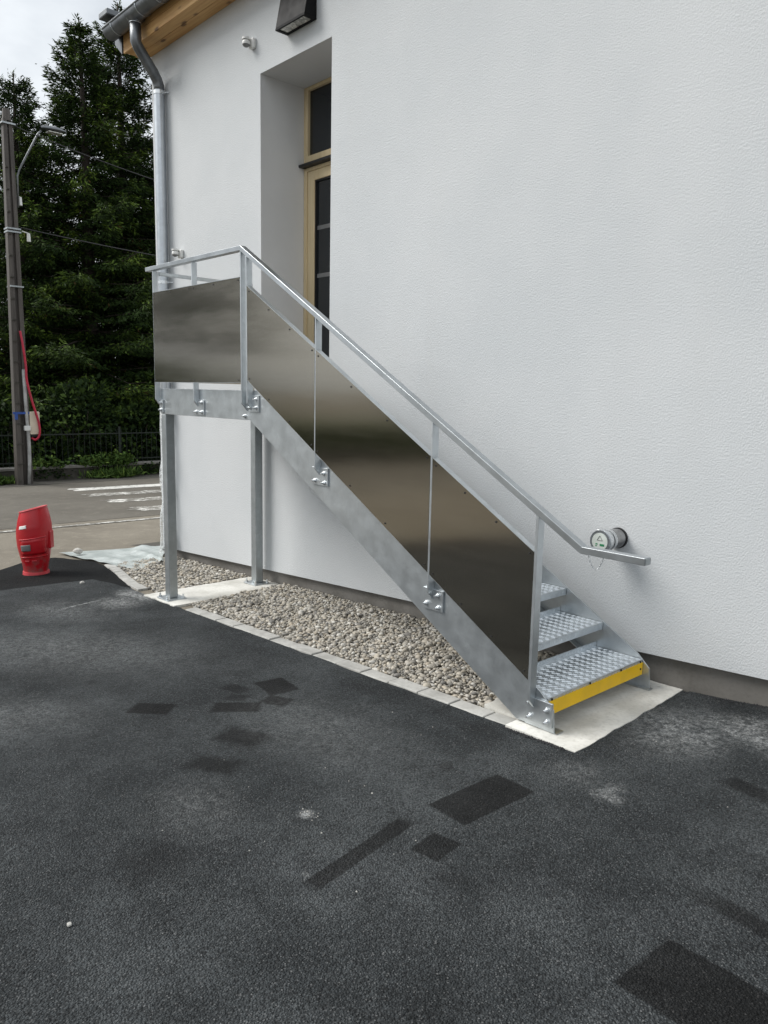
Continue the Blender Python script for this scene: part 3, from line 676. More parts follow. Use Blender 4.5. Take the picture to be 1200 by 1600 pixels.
# posts with bracket plates and bolts
bm_ = MB(); bm_.cyl((0, 0, 0), (0, -.003, 0), .015, 12); bm_.cyl((0, -.003, 0), (0, -.012, 0), .0105, 6); bm_.cyl((0, -.012, 0), (0, -.026, 0), .006, 10)
boltmesh = bm_.mesh('bolt', M['bolt'])
def hz(x): 
    return 2.566 if x < -4.74 else (2.598 - .037 - .58 * (x + 4.727))
def post(x, zb, dx=.010, plate=None, bolts=(), y0=YP, y1=YO - .002, bev=True):
    zt = hz(x) - .002; ztr = hz(x + dx) - .002
    p = MB(); cut = .055 if bev else 0
    prof2 = [(y0, zb + cut), (y1, zb), (y1, zt), (y0, zt)]
    o = MB(); nq = 4
    o.add([(x, a, b) for a, b in prof2] + [(x + dx, a, (b if b < zt - .01 else ztr)) for a, b in prof2], [(0, 3, 2, 1), (4, 5, 6, 7), (0, 1, 5, 4), (1, 2, 6, 5), (2, 3, 7, 6), (3, 0, 4, 7)])
    po = o.build('post', G, st, bevel=.001)
    if plate:
        x0, x1, z0, z1 = plate
        b = MB().box(x0, x1, YO - .012, YO - .0005, z0, z1).build('bracket_plate', G, po, bevel=.002)
        for (bx, bz) in bolts: place('bolt', boltmesh, po, (bx, YO - .0122, bz))
    return po
post(-6.075, 1.475, y0=YP + .0036, plate=(-6.064, -6.01, 1.425, 1.53), bolts=((-6.04, 1.505), (-6.04, 1.447)))
post(-5.430, 1.475, y0=YP + .0036, plate=(-5.475, -5.335, 1.425, 1.54), bolts=((-5.366, 1.52), (-5.366, 1.447), (-5.448, 1.447)))
post(-4.740, 1.475)
place('bolt', boltmesh, st, (-4.768, YO - .001, 1.438))
post(-4.668, 1.475, plate=(-4.70, -4.575, 1.47, 1.585), bolts=((-4.608, 1.558), (-4.608, 1.50), (-4.682, 1.50)))
post(-3.886, 1.085, plate=(-3.955, -3.795, 1.03, 1.145), bolts=((-3.835, 1.11), (-3.83, 1.05), (-3.925, 1.058)))
post(-2.860, .49, plate=(-2.925, -2.775, .44, .56), bolts=((-2.815, .53), (-2.81, .462), (-2.90, .472)))
post(-2.158, .095, dx=.016, plate=(-2.185, -2.035, .03, .155), bolts=((-2.068, .115), (-2.065, .055), (-2.165, .055), (-2.168, .13)))
MB().box(-6.075, -6.065, -.13, -.08, 1.421, 2.527).build('post', G, st)
# panels: folded steel trays
scm = MB().cyl((0, 0, 0), (0, -.0035, 0), .0052, 8).mesh('panel_screw', M['screw'])
def panel(poly, screws, fold=.035):
    p = MB(); n_ = len(poly)
    p.prism(poly, YP, YP + .003)
    po = p.build('side_panel', M['inox'], st)
    (xa, za), (xb, zb_), (xc, zc), (xd, zd) = poly            # BL BR TR TL
    f = MB(); e = .0025
    f.add([(xd, YP - .001, zd + .0006), (xc, YP - .001, zc + .0006), (xc, YP + fold, zc + .0006), (xd, YP + fold, zd + .0006), (xd, YP - .001, zd + e + .001), (xc, YP - .001, zc + e + .001), (xc, YP + fold, zc + e + .001), (xd, YP + fold, zd + e + .001)],
          [(0, 3, 2, 1), (4, 5, 6, 7), (0, 1, 5, 4), (1, 2, 6, 5), (2, 3, 7, 6), (3, 0, 4, 7)])
    f.build('folded_edge', M['galva'], po); f = MB()
    f.add([(xa, YP - .0008, za - .0006), (xb, YP - .0008, zb_ - .0006), (xb, YP + .02, zb_ - .0006), (xa, YP + .02, za - .0006), (xa, YP - .0008, za - e - .0006), (xb, YP - .0008, zb_ - e - .0006), (xb, YP + .02, zb_ - e - .0006), (xa, YP + .02, za - e - .0006)],
          [(0, 1, 2, 3), (7, 6, 5, 4), (0, 4, 5, 1), (1, 5, 6, 2), (2, 6, 7, 3), (3, 7, 4, 0)])
    f.build('folded_edge', M['galva'], po)
    for (sx, sz) in screws: place('screw', scm, po, (sx, YP - .0002, sz))
    return po
TOP = lambda x: 2.313 - .576 * (x + 4.634)
BOT = lambda x: 1.678 - .576 * (x + 4.634)
panel([(-6.064, 1.6725), (-4.742, 1.6725), (-4.742, 2.39), (-6.064, 2.39)], [(a, b) for b, l in ((2.372, (-6.04, -5.77, -5.46, -5.40, -5.10, -4.765)), (1.69, (-6.04, -5.46, -5.40, -4.765))) for a in l])
for (xa, xb) in ((-4.654, -3.888), (-3.874, -2.863), (-2.846, -2.160)):
    k = 4; sx = [xa + .025 + (xb - xa - .05) * i / (k - 1) for i in range(k)]
    panel([(xa, BOT(xa)), (xb, BOT(xb)), (xb, TOP(xb)), (xa, TOP(xa))], [(x_, TOP(x_) - .024) for x_ in sx] + [(x_, BOT(x_) + .024) for x_ in sx])
o = MB().box(-6.064, -6.061, -.985, -.135, 1.6725, 2.39).build('end_panel', M['inox'], st)

# ------------------------------------------------------------------ things on the wall
wl = thing('wall_light', 'anthracite wedge shaped wall light above the door recess', 'lamp', (-5.47, 0, 4.66))
a = MB()
x0, x1 = -5.665, -5.268
sec = [(-.0005, 4.527), (-.115, 4.527), (-.122, 4.545), (-.062, 4.815), (-.0005, 4.815)]
shell = MB()
shell.prism([(-.0005, 4.535), (-.120, 4.535), (-.062, 4.815), (-.0005, 4.815)], x0, x1, 'x')
body = shell.build('housing', M['anthracite'], wl, bevel=.003)
fr_ = MB(); fr_.box(x0, x1, -.1215, -.106, 4.518, 4.5346); fr_.box(x0, x1, -.022, -.001, 4.518, 4.5346); fr_.box(x0, x0 + .03, -.106, -.022, 4.518, 4.5346); fr_.box(x1 - .03, x1, -.106, -.022, 4.518, 4.5346)
fr_.build('bezel', M['anthracite'], wl, bevel=.002)
MB().box(x0 + .03, x1 - .03, -.106, -.022, 4.526, 4.5344).build('lens', M['lampglass'], wl)
def sensor(loc, label, head):
    s_ = thing('motion_sensor', label, 'sensor', loc, 'white motion sensors on the wall')
    x, y, z = loc
    MB().box(x - .036, x + .036, -.035, -.0005, z - .042, z + .042).build('base', M['white_plastic'], s_, bevel=.01)
    q = MB(); prof_ = [(math.sin(t) , math.cos(t)) for t in np.linspace(.01, math.pi - .01, 10)]
    c = Vector((x + head[0], head[1], z + head[2])); r_ = .034
    MB().cyl((x, -.04, z), c, .016, 10).build('arm', M['white_plastic'], s_, smooth=True)
    top = MB(); dome = MB(); nu = 16
    def ring(mb, t0, t1, m):
        vs = []; 
        for i in range(m + 1):
            t = t0 + (t1 - t0) * i / m
            for k in range(nu):
                u = 2 * math.pi * k / nu; vs.append((c.x + r_ * math.sin(t) * math.cos(u), c.y + r_ * math.sin(t) * math.sin(u), c.z + r_ * math.cos(t)))
        mb.add(vs, [(i * nu + k, i * nu + (k + 1) % nu, (i + 1) * nu + (k + 1) % nu, (i + 1) * nu + k)[::-1] for i in range(m) for k in range(nu)])
    ring(top, .01, 1.9, 7); ring(dome, 1.9, 3.13, 5)
    top.build('head', M['white_plastic'], s_, smooth=True); dome.build('lens', M['grey_plastic'], s_, smooth=True)
    MB().cyl((c.x, c.y, c.z + .028), (c.x, c.y, c.z + .044), .035, 16).build('cap', M['white_plastic'], s_, smooth=True, auto=40)
sensor((-6.165, 0, 4.60), 'white motion sensor high on the wall left of the wall light', (-.02, -.07, -.005))
sensor((-7.53, 0, 2.995), 'white motion sensor beside the downpipe above the landing handrail', (-.02, -.07, .0))

# fire connection pipe
fc = thing('hose_connection', 'steel dry riser pipe with chrome clamps and green marked cap on the wall', 'pipe', (-2.33, 0, .81))
cx, cz = -2.335, .812
MB().cyl((cx, -.0006, cz), (cx, -.012, cz), .061, 28).build('wall_collar', M['dark'], fc, smooth=True, auto=40)
MB().cyl((cx, -.010, cz), (cx, -.105, cz), .057, 28).build('pipe', simple('polished_steel', (.32, .32, .32), .18, 1.0, .3, 14), fc, smooth=True, auto=40)
a = MB()
for y_, r_, wd in ((-.105, .060, .012), (-.122, .062, .01), (-.138, .0575, .016), (-.158, .063, .014), (-.176, .066, .01)):
    a.cyl((cx, y_, cz), (cx, y_ - wd, cz), r_, 28)
a.build('coupling', M['bolt'], fc, smooth=True, auto=40)
MB().cyl((cx, -.115, cz), (cx, -.18, cz), .0545, 24).build('gasket', M['dark'], fc, smooth=True, auto=40)
for i in range(2):
    a = 2.2 + i * math.pi * .9
    MB().box(cx + .06 * math.cos(a) - .012, cx + .06 * math.cos(a) + .012, -.16, -.115, cz + .06 * math.sin(a) - .012, cz + .06 * math.sin(a) + .012).build('lug', M['bolt'], fc, bevel=.004)
MB().cyl((cx, -.186, cz), (cx, -.198, cz), .064, 32).build('cap', M['zinc_pipe'], fc, smooth=True, auto=40)
lab = MB().cyl((cx, -.198, cz), (cx, -.2, cz), .050, 32).build('label_disc', simple('pale_label', (.58, .62, .58), .5), fc)
tri = MB()
ti = [(cx + .020 * math.cos(R(90 + 120 * i)), cz + .016 + .018 * math.sin(R(90 + 120 * i))) for i in range(3)]
for i in range(3):
    p0, p1 = ti[i], ti[(i + 1) % 3]; tri.cyl((p0[0], -.2005, p0[1]), (p1[0], -.2005, p1[1]), .0016, 6)
tri.build('warning_triangle', M['grey_plastic'], lab)
gmat = simple('green_print', (.02, .22, .09), .5)
MB().box(cx + .002, cx + .030, -.2012, -.2002, cz - .024, cz - .012).build('green_mark', gmat, lab)
MB().box(cx - .026, cx - .012, -.2012, -.2002, cz - .018, cz - .012).box(cx - .026, cx - .016, -.2012, -.2002, cz - .028, cz - .023).build('green_mark', gmat, lab)
ch = MB(); pts = []
for i in range(25):
    u = i / 24; pts.append(Vector((cx - .075 + .095 * u, -.20 + .04 * u, cz - .04 - .13 * (1 - (2 * u - 1) ** 2) ** .8)))
for i in range(24):
    p0, p1 = pts[i], pts[i + 1]; d = (p1 - p0); s_ = Vector((0, 1, 0)) if i % 2 else Vector((1, 0, .2)).normalized(); q = .003
    ch.tube([p0 - d * .15, p0 + d * .3 + s_ * q, p0 + d * .8 + s_ * q, p1 + d * .15, p0 + d * .8 - s_ * q, p0 + d * .3 - s_ * q, p0 - d * .15], .0019, 5)
ch.build('chain', M['bolt'], fc, smooth=True)

# ------------------------------------------------------------------ hydrant
hx, hy = -8.13, -1.405
hzb = gz(hx)
hy_t = thing('fire_hydrant', 'red barrel shaped fire hydrant with slanted top standing by the asphalt edge', 'hydrant', (hx, hy, hzb))
rv_ = Vector((0.673, 0.739, 0))              # slant runs along this direction
def radius(v): return np.interp(v, [0, .03, .1, .25, .42, .58, .72, .86, .95, 1.0], [.116, .117, .123, .143, .164, .172, .169, .153, .138, .129])
NU, NV = 40, 36
def hyd(u, v, off=0.0):
    a = 2 * math.pi * u; r_ = radius(v) + off
    px, py = r_ * math.cos(a), r_ * math.sin(a)
    s_ = (px * rv_.x + py * rv_.y)
    zt = .668 + .27 * s_
    return (hx + px, hy + py, hzb + .02 + v * (zt - .02))
b = MB(); b.grid(lambda u, v: hyd(u, v), NU, NV)
b.build('shell', M['red'], hy_t, smooth=True)
lid = MB(); lid.add([hyd(i / NU, 1.0) for i in range(NU)] + [tuple(Vector(hyd(i / NU, 1.0)) * .0 + Vector((hx, hy, hzb + .667)) * 1.0) for i in range(1)], [(i, (i + 1) % NU, NU) for i in range(NU)])
lid.build('lid', M['red'], hy_t, smooth=True)
MB().tube([hyd(i / NU, 1.0, .001) for i in range(NU + 1)], .007, 6, False).build('lid_rim', M['red_edge'], hy_t, smooth=True)
MB().cyl((hx, hy, hzb - .02), (hx, hy, hzb + .028), .130, 32, .126).build('base_flange', M['red_edge'], hy_t, smooth=True, auto=40)
aw = math.atan2(-2.63, 8.12)                  # towards the yard
def onshell(da, v, off): return hyd(((aw + da) / (2 * math.pi)) % 1.0, v, off)
def plate(da0, da1, v0, v1, off, name, mat):
    b = MB(); b.grid(lambda u, v: onshell(da0 + (da1 - da0) * u, v0 + (v1 - v0) * v, off), 8, 6)
    o = b.build(name, mat, hy_t, smooth=True); s_ = o.modifiers.new('thick', 'SOLIDIFY'); s_.thickness = .004; s_.offset = -1; return o
plate(-.95, -.45, .73, .78, .003, 'reflector', M['white_plastic'])
plate(-.85, -.25, .37, .47, .0085, 'number_plate', M['grey_plastic'])
plate(-.9, .75, .30, .545, .0045, 'access_cover', M['red'])
MB().tube([onshell(-.95 + .06 * i, .56 - .0 * i, .004) for i in range(28)], .005, 6).build('seam', M['red_edge'], hy_t, smooth=True)
MB().tube([onshell(-1.1 + .06 * i, .265, .003) for i in range(34)], .005, 6).build('seam', M['red'], hy_t, smooth=True)
for d0 in (-.75, -.25):
    MB().tube([onshell(d0 + .04 * i, .205, .002) for i in range(9)], .005, 6).build('slot_rim', M['red_edge'], hy_t, smooth=True)
a_ = math.atan2(.739, .673)
c_, s_ = math.cos(a_), math.sin(a_)
bx = MB(); 
for (r0, r1, t0, t1, z0, z1) in ((.150, .181, -.042, .042, .27, .45),):
    bx.add([(hx + r * c_ - t * s_, hy + r * s_ + t * c_, hzb + z) for z in (z0, z1) for r, t in ((r0, t0), (r1, t0), (r1, t1), (r0, t1))], [(0, 3, 2, 1), (4, 5, 6, 7), (0, 1, 5, 4), (1, 2, 6, 5), (2, 3, 7, 6), (3, 0, 4, 7)])
bx.build('side_lock', M['red'], hy_t, bevel=.008)

# ------------------------------------------------------------------ sheet, film, cable, stones
ts = MB()
A, B_, C_, D_ = Vector((-9.15, -.82)), Vector((-7.50, -.62)), Vector((-7.70, -.20)), Vector((-8.75, .30))
def sheetf(u, v):
    p = (A * (1 - u) + B_ * u) * (1 - v) + (D_ * (1 - u) + C_ * u) * v
    z = .010 + .007 * math.sin(v * 23 + 3 * math.sin(u * 4)) * math.sin(u * 3.1) + .005 * math.sin(u * 31 + v * 9)
    z += .030 * math.exp(-((v - .80 + .1 * math.sin(u * 5)) / .06) ** 2)
    return (p.x + .02 * math.sin(v * 9), p.y + .012 * math.sin(u * 17), gz(p.x) + max(.006, z))
to = ts.grid(sheetf, 60, 24).build('plastic_sheet', M['tarp'], smooth=True)
tag(to, 'crumpled pale grey green plastic sheet lying beside the gravel near the hydrant', 'sheet')
def stone(name, loc, r, mat, label, seed):
    rr = np.random.default_rng(seed); k = rr.uniform(0, 6, 3)
    vs = [(loc[0] + r * v[0] * 1.2 * (1 + .22 * math.sin(3 * v[1] + k[0])), loc[1] + r * v[1] * (1 + .2 * math.sin(3 * v[2] + k[1])), loc[2] + r * .75 * v[2] * (1 + .2 * math.sin(4 * v[0] + k[2]))) for v in IV]
    o = MB().add(vs, [tuple(f) for f in IF]).build(name, mat); tag(o, label, 'stone'); return o
cm = simple('broken_concrete', (.42, .41, .38), .9, 0, .2, 30, .5, 80, .005)
stone('stone', (-8.86, -.70, gz(-8.86) + .055), .05, cm, 'grey lump of concrete weighing down the plastic sheet', 3)
stone('stone', (-7.25, -1.27, gz(-7.25) + .012), .022, cm, 'small white stone on the asphalt in front of the footing', 4)
stone('stone', (-2.21, -3.25, gz(-2.21) + .005), .008, cm, 'small pale pebble alone on the asphalt at lower left', 5)
chips = MB()
for (px, py) in [(-2.35, -2.02), (-2.27, -2.0), (-2.2, -2.02), (-2.23, -1.93), (-2.9, -2.3), (-2.6, -2.36), (-2.1, -2.36)] + [(-2.25 + random.gauss(0, .03), -2.31 + random.gauss(0, .025)) for _ in range(16)] + [(random.uniform(-3, -.6), random.uniform(-3.0, -.3)) for _ in range(26)] + [(random.gauss(-1.55, .25), random.gauss(-.35, .2)) for _ in range(26)] + [(-6.5 + random.gauss(0, .3), -1.3 + random.gauss(0, .2)) for _ in range(14)]:
    r_ = random.uniform(.0015, .0045); k = len(chips.v)
    z = gz(px) + .002
    chips.add([(px + r_ * random.uniform(.6, 1.4), py, z), (px, py + r_ * random.uniform(.6, 1.4), z), (px - r_ * random.uniform(.6, 1.4), py, z), (px, py - r_ * random.uniform(.6, 1.4), z), (px, py, z + r_)], [(0, 1, 4), (1, 2, 4), (2, 3, 4), (3, 0, 4)])
co = chips.build('grit', cm); tag(co, 'scattered pale grit and mortar crumbs on the dark asphalt', 'grit', None, 'stuff')
# crumbs of asphalt along the plinth and slab edge
cr_ = []
for _ in range(900):
    x_ = random.uniform(-1.85, 1.5); y_ = .035 - abs(random.gauss(0, .035))
    cr_.append((x_, y_, 0.087 + .046 * x_ + .05 * min(1, (x_ + 1.86) / .65) * max(0, 1 - (-y_) * 4)))
for _ in range(260):
    x_ = random.uniform(-2.26, -1.9); y_ = -1.09 - abs(random.gauss(0, .008)); cr_.append((x_, y_, .087 + .046 * x_ + .003))
cb = MB()
for (x_, y_, z_) in cr_:
    r_ = random.uniform(.002, .006); a = random.random() * 6
    vs = [(x_ + r_ * math.cos(a + t) * random.uniform(.7, 1.3), y_ + r_ * math.sin(a + t) * random.uniform(.7, 1.3), z_) for t in (0, 1.57, 3.14, 4.71)] + [(x_, y_, z_ + r_ * 1.2)]
    cb.add(vs, [(0, 1, 4), (1, 2, 4), (2, 3, 4), (3, 0, 4)])
tag(cb.build('asphalt_crumbs', simple('loose_asphalt', (.03, .03, .032), .85, 0, .4, 90)), 'loose black asphalt crumbs heaped along the plinth', 'crumbs', None, 'stuff')
fb = MB()
def filmf(u, v):
    a = -2.6 + 3.6 * u; r_ = .062 + .022 * math.sin(v * 17 + u * 5) * math.sin(v * 3) + .02 * math.sin(u * 14 + v * 4) + .05 * v * v
    return (DX - .03 * v + r_ * math.cos(a), DY + r_ * math.sin(a) * .8, 1.36 - 1.55 * v)
fo = fb.grid(filmf, 24, 60).build('plastic_film', M['film'], smooth=True)
tag(fo, 'crumpled clear plastic film hanging down round the foot of the downpipe', 'plastic film')
cab = thing('corrugated_conduit', 'black corrugated conduit curving from the wall corner into the gravel', 'conduit', (-7.8, -.06, -.2))
cpts = [(-7.86, -.075, .13), (-7.84, -.08, .02), (-7.80, -.085, -.10), (-7.73, -.09, -.20), (-7.64, -.10, -.27)]
fine = []
for i in range(len(cpts) - 1):
    for k in range(10): fine.append(Vector(cpts[i]).lerp(Vector(cpts[i + 1]), k / 10))
MB().tube(fine, [.017 + .004 * (i % 2) for i in range(len(fine))], 10).build('sleeve', M['dark'], cab, smooth=True)
for i in range(6, len(fine) - 3, 8):
    MB().cyl(fine[i], fine[i + 2], .0225, 12).build('white_band', M['white_plastic'], cab, smooth=True)

# ------------------------------------------------------------------ utility pole, lamp, box, hose, wires
PX, PY = -17.0, 1.26
pb = gz(PX)
pole = thing('utility_pole', 'tall weathered grey twin leg utility pole at the far roadside', 'pole', (PX, PY, pb))
def flange(yb, yt, wb_, wt, z1, dep0=.20, dep1=.14):
    return MB().add([(PX - dep0 / 2, yb - wb_ / 2, pb - .3), (PX + dep0 / 2, yb - wb_ / 2, pb - .3), (PX + dep0 / 2, yb + wb_ / 2, pb - .3), (PX - dep0 / 2, yb + wb_ / 2, pb - .3),
                     (PX - dep1 / 2, yt - wt / 2, z1), (PX + dep1 / 2, yt - wt / 2, z1), (PX + dep1 / 2, yt + wt / 2, z1), (PX - dep1 / 2, yt + wt / 2, z1)],
                    [(0, 3, 2, 1), (4, 5, 6, 7), (0, 1, 5, 4), (1, 2, 6, 5), (2, 3, 7, 6), (3, 0, 4, 7)])
flange(1.175, 1.245, .125, .075, 6.80).build('leg', M['polewood'], pole, bevel=.01)
flange(1.385, 1.345, .095, .075, 6.74).build('leg', M['polewood'], pole, bevel=.01)
flange(1.285, 1.295, .12, .05, 6.6, .05, .04).build('web', M['polewood'], pole)
MB().cyl((PX, 1.295, 6.76), (PX, 1.295, 6.98), .085, 10, .07).build('pole_cap', M['polewood'], pole)
for z_ in (6.70, 4.72, 4.66, 3.6): MB().box(PX - .11, PX + .11, 1.17, 1.43, z_ - .015, z_ + .015).build('band', M['galva_dull'], pole)
z_ = .0
while z_ < 6.0:
    t = (z_ + .4) / 7; yc = 1.175 + .07 * t
    MB().box(PX + .055, PX + .115, yc - .04, yc + .10 * (1 - t), z_ - .012, z_ + .012).build('rung', M['oldconc'], pole); z_ += .42
cpath = [(PX + .12, 1.335, 1.95), (PX + .13, 1.345, 1.2), (PX + .13, 1.37, .5), (PX + .13, 1.36, 0), (PX + .14, 1.33, pb)]
MB().tube(cpath, .034, 10).build('conduit', M['oldplastic'], pole, smooth=True)
MB().box(PX + .09, PX + .19, 1.29, 1.40, .70, .80).build('conduit_collar', M['white_plastic'], pole, bevel=.008)
for (yy, zz, s_) in ((1.47, 5.30, .10), (1.60, 4.62, .10)):
    MB().cyl((PX + .02, yy, zz - s_), (PX + .02, yy, zz + s_ * .6), .038, 10, .03).cyl((PX + .02, yy, zz + s_ * .6), (PX, yy - .12, zz + s_ * .9), .012, 6).build('insulator', M['white_plastic'], pole, smooth=True, auto=40)
sl_ = thing('street_lamp', 'grey street lamp head on a slanted arm fixed to the utility pole', 'street lamp', (PX, 1.4, 5.3))
MB().tube([(PX + .05, 1.42, 5.15), (PX + .06, 1.425, 5.75), (PX + .09, 1.46, 5.87), (PX + .22, 1.80, 6.58), (PX + .25, 1.87, 6.66)], .020, 8).build('arm', M['zinc'], sl_, smooth=True)
hd = MB()
def head(u, v):
    a = 2 * math.pi * u; s_ = v; w_ = .13 * math.sin(math.pi * min(1, .12 + s_ * .86)) ** .6
    return (PX + .25 + w_ * math.cos(a) * .9, 1.84 + .52 * s_, 6.70 + .03 * s_ + w_ * .52 * math.sin(a) * (1 if math.sin(a) > 0 else .35))
hd.grid(head, 20, 12).build('lamp_head', M['zinc'], sl_, smooth=True)
MB().box(PX + .17, PX + .33, 1.98, 2.26, 6.655, 6.672).build('lens', M['lampglass'], sl_)
jb = thing('junction_box', 'cream plastic junction box strapped to the utility pole by the street', 'box', (PX + .1, 1.53, .8))
MB().box(PX + .0, PX + .16, 1.40, 1.60, .62, 1.09).build('housing', M['cream'], jb, bevel=.012)
MB().box(PX + .02, PX + .14, 1.42, 1.58, .575, .619).build('gland_plate', M['dark'], jb)
bsn = MB(); bsn.box(PX + .14, PX + .152, 1.08, 1.399, 1.04, 1.085); bsn.box(PX + .142, PX + .154, 1.11, 1.17, .93, 1.039)
tag(bsn.build('blue_strap', M['blue']), 'blue strap tied round the utility pole beside the cream box', 'strap')
hp_ = [(PX + .13, 1.305, 2.72), (PX + .17, 1.33, 2.45), (PX + .18, 1.365, 2.05), (PX + .18, 1.37, 1.75), (PX + .19, 1.42, 1.45), (PX + .2, 1.49, 1.15), (PX + .2, 1.555, .9), (PX + .2, 1.575, .70), (PX + .19, 1.55, .57), (PX + .16, 1.49, .51), (PX + .10, 1.43, .55)]
sm = []
for i in range(len(hp_) - 1):
    p0, p1, p2, p3 = [Vector(hp_[max(0, min(len(hp_) - 1, i + k))]) for k in (-1, 0, 1, 2)]
    for k in range(6):
        t = k / 6; sm.append(.5 * ((2 * p1) + (p2 - p0) * t + (2 * p0 - 5 * p1 + 4 * p2 - p3) * t * t + (3 * p1 - p0 - 3 * p2 + p3) * t ** 3))
hs = MB().tube(sm, .024, 8).build('red_hose', M['red_hose'], smooth=True)
tag(hs, 'red cable hose hanging down the utility pole and looping under the cream box', 'hose')
def wire(p0, p1, sag, label):
    p0, p1 = Vector(p0), Vector(p1); b = MB()
    b.tube([p0.lerp(p1, i / 30) - Vector((0, 0, sag * 4 * (i / 30) * (1 - i / 30))) for i in range(31)], .010, 6)
    tag(b.build('overhead_cable', M['cable'], smooth=True), label, 'cable', 'overhead cables on the utility pole')
wire((PX, 1.33, 6.72), (-11.5, 7.0, 4.55), .25, 'upper black overhead cable running from the pole top towards the building')
wire((PX, 1.40, 4.78), (-12.0, 6.5, 3.70), .10, 'lower black overhead cable running from the pole towards the building')
wire((PX, 1.25, 6.70), (-21.5, -8.0, 8.3), .3, 'black overhead cable leaving the pole top to the left')

# ------------------------------------------------------------------ garden wall, fence, plants
gw = thing('garden_wall', 'low dark mossy garden wall along the far side of the road', 'wall', (-17.5, 5, gz(-17.5)))
wz = gz(-17.5)
MB().box(-17.70, -17.46, -26, 40, wz - .3, wz + .24).build('wall_body', M['oldconc'], gw)
MB().box(-17.74, -17.42, -26, 40, wz + .242, wz + .30).build('coping', concrete('wall_coping', (.26, .25, .23), (.14, .13, .12), 4), gw, bevel=.01)
fn_ = thing('bar_fence', 'dark green metal bar fence standing on the low garden wall', 'fence', (-17.58, 5, wz + .3))
MB().box(-17.595, -17.565, -26, 40, .55, .575).build('top_rail', M['greenpaint'], fn_)
MB().box(-17.595, -17.565, -26, 40, -.05, -.025).build('bottom_rail', M['greenpaint'], fn_)
y_ = -2.2; barm = MB().cyl((0, 0, -.15), (0, 0, .66), .0055, 6).mesh('bar', M['greenpaint'])
for k in range(72):
    place('bar', barm, fn_, (-17.58, -2.2 + .125 * k, 0))
far = MB()
for k in range(130): far.cyl((-17.58, 6.925 + .125 * k, -.15), (-17.58, 6.925 + .125 * k, .66), .01, 5)
for k in range(180): far.cyl((-17.58, -2.45 - .125 * k, -.15), (-17.58, -2.45 - .125 * k, .66), .01, 5)
far.build('far_bars', M['greenpaint'], fn_)['kind'] = 'stuff'
for k in range(6): MB().box(-17.6, -17.56, -3 + 2.2 * k, -2.95 + 2.2 * k, wz + .3, .72).build('fence_post', M['greenpaint'], fn_)

def sprays(P, D, L, Wd, tipv, brown, name, mat):
    """one elongated, slightly folded rhomb per spray"""
    N = len(P); D = D / np.linalg.norm(D, axis=1, keepdims=True)
    rnd = rng.normal(size=(N, 3)); S = np.cross(D, rnd); S /= np.linalg.norm(S, axis=1, keepdims=True) + 1e-9
    Nn = np.cross(D, S)
    a = P; b = P + D * (L * .5)[:, None] + S * (Wd * .5)[:, None] + Nn * (Wd * .2)[:, None]
    c = P + D * L[:, None]; d = P + D * (L * .5)[:, None] - S * (Wd * .5)[:, None] + Nn * (Wd * .2)[:, None]
    V = np.stack([a, b, c, d], 1).reshape(-1, 3)
    F = (np.arange(N) * 4)[:, None] + np.array([[0, 1, 2, 3]])
    q = lambda v: np.repeat(v, 4)
    return np_mesh(name, V, F, mat, False, dict(rnd=q(rng.random(N)), tip=q(tipv), brown=q(brown)))
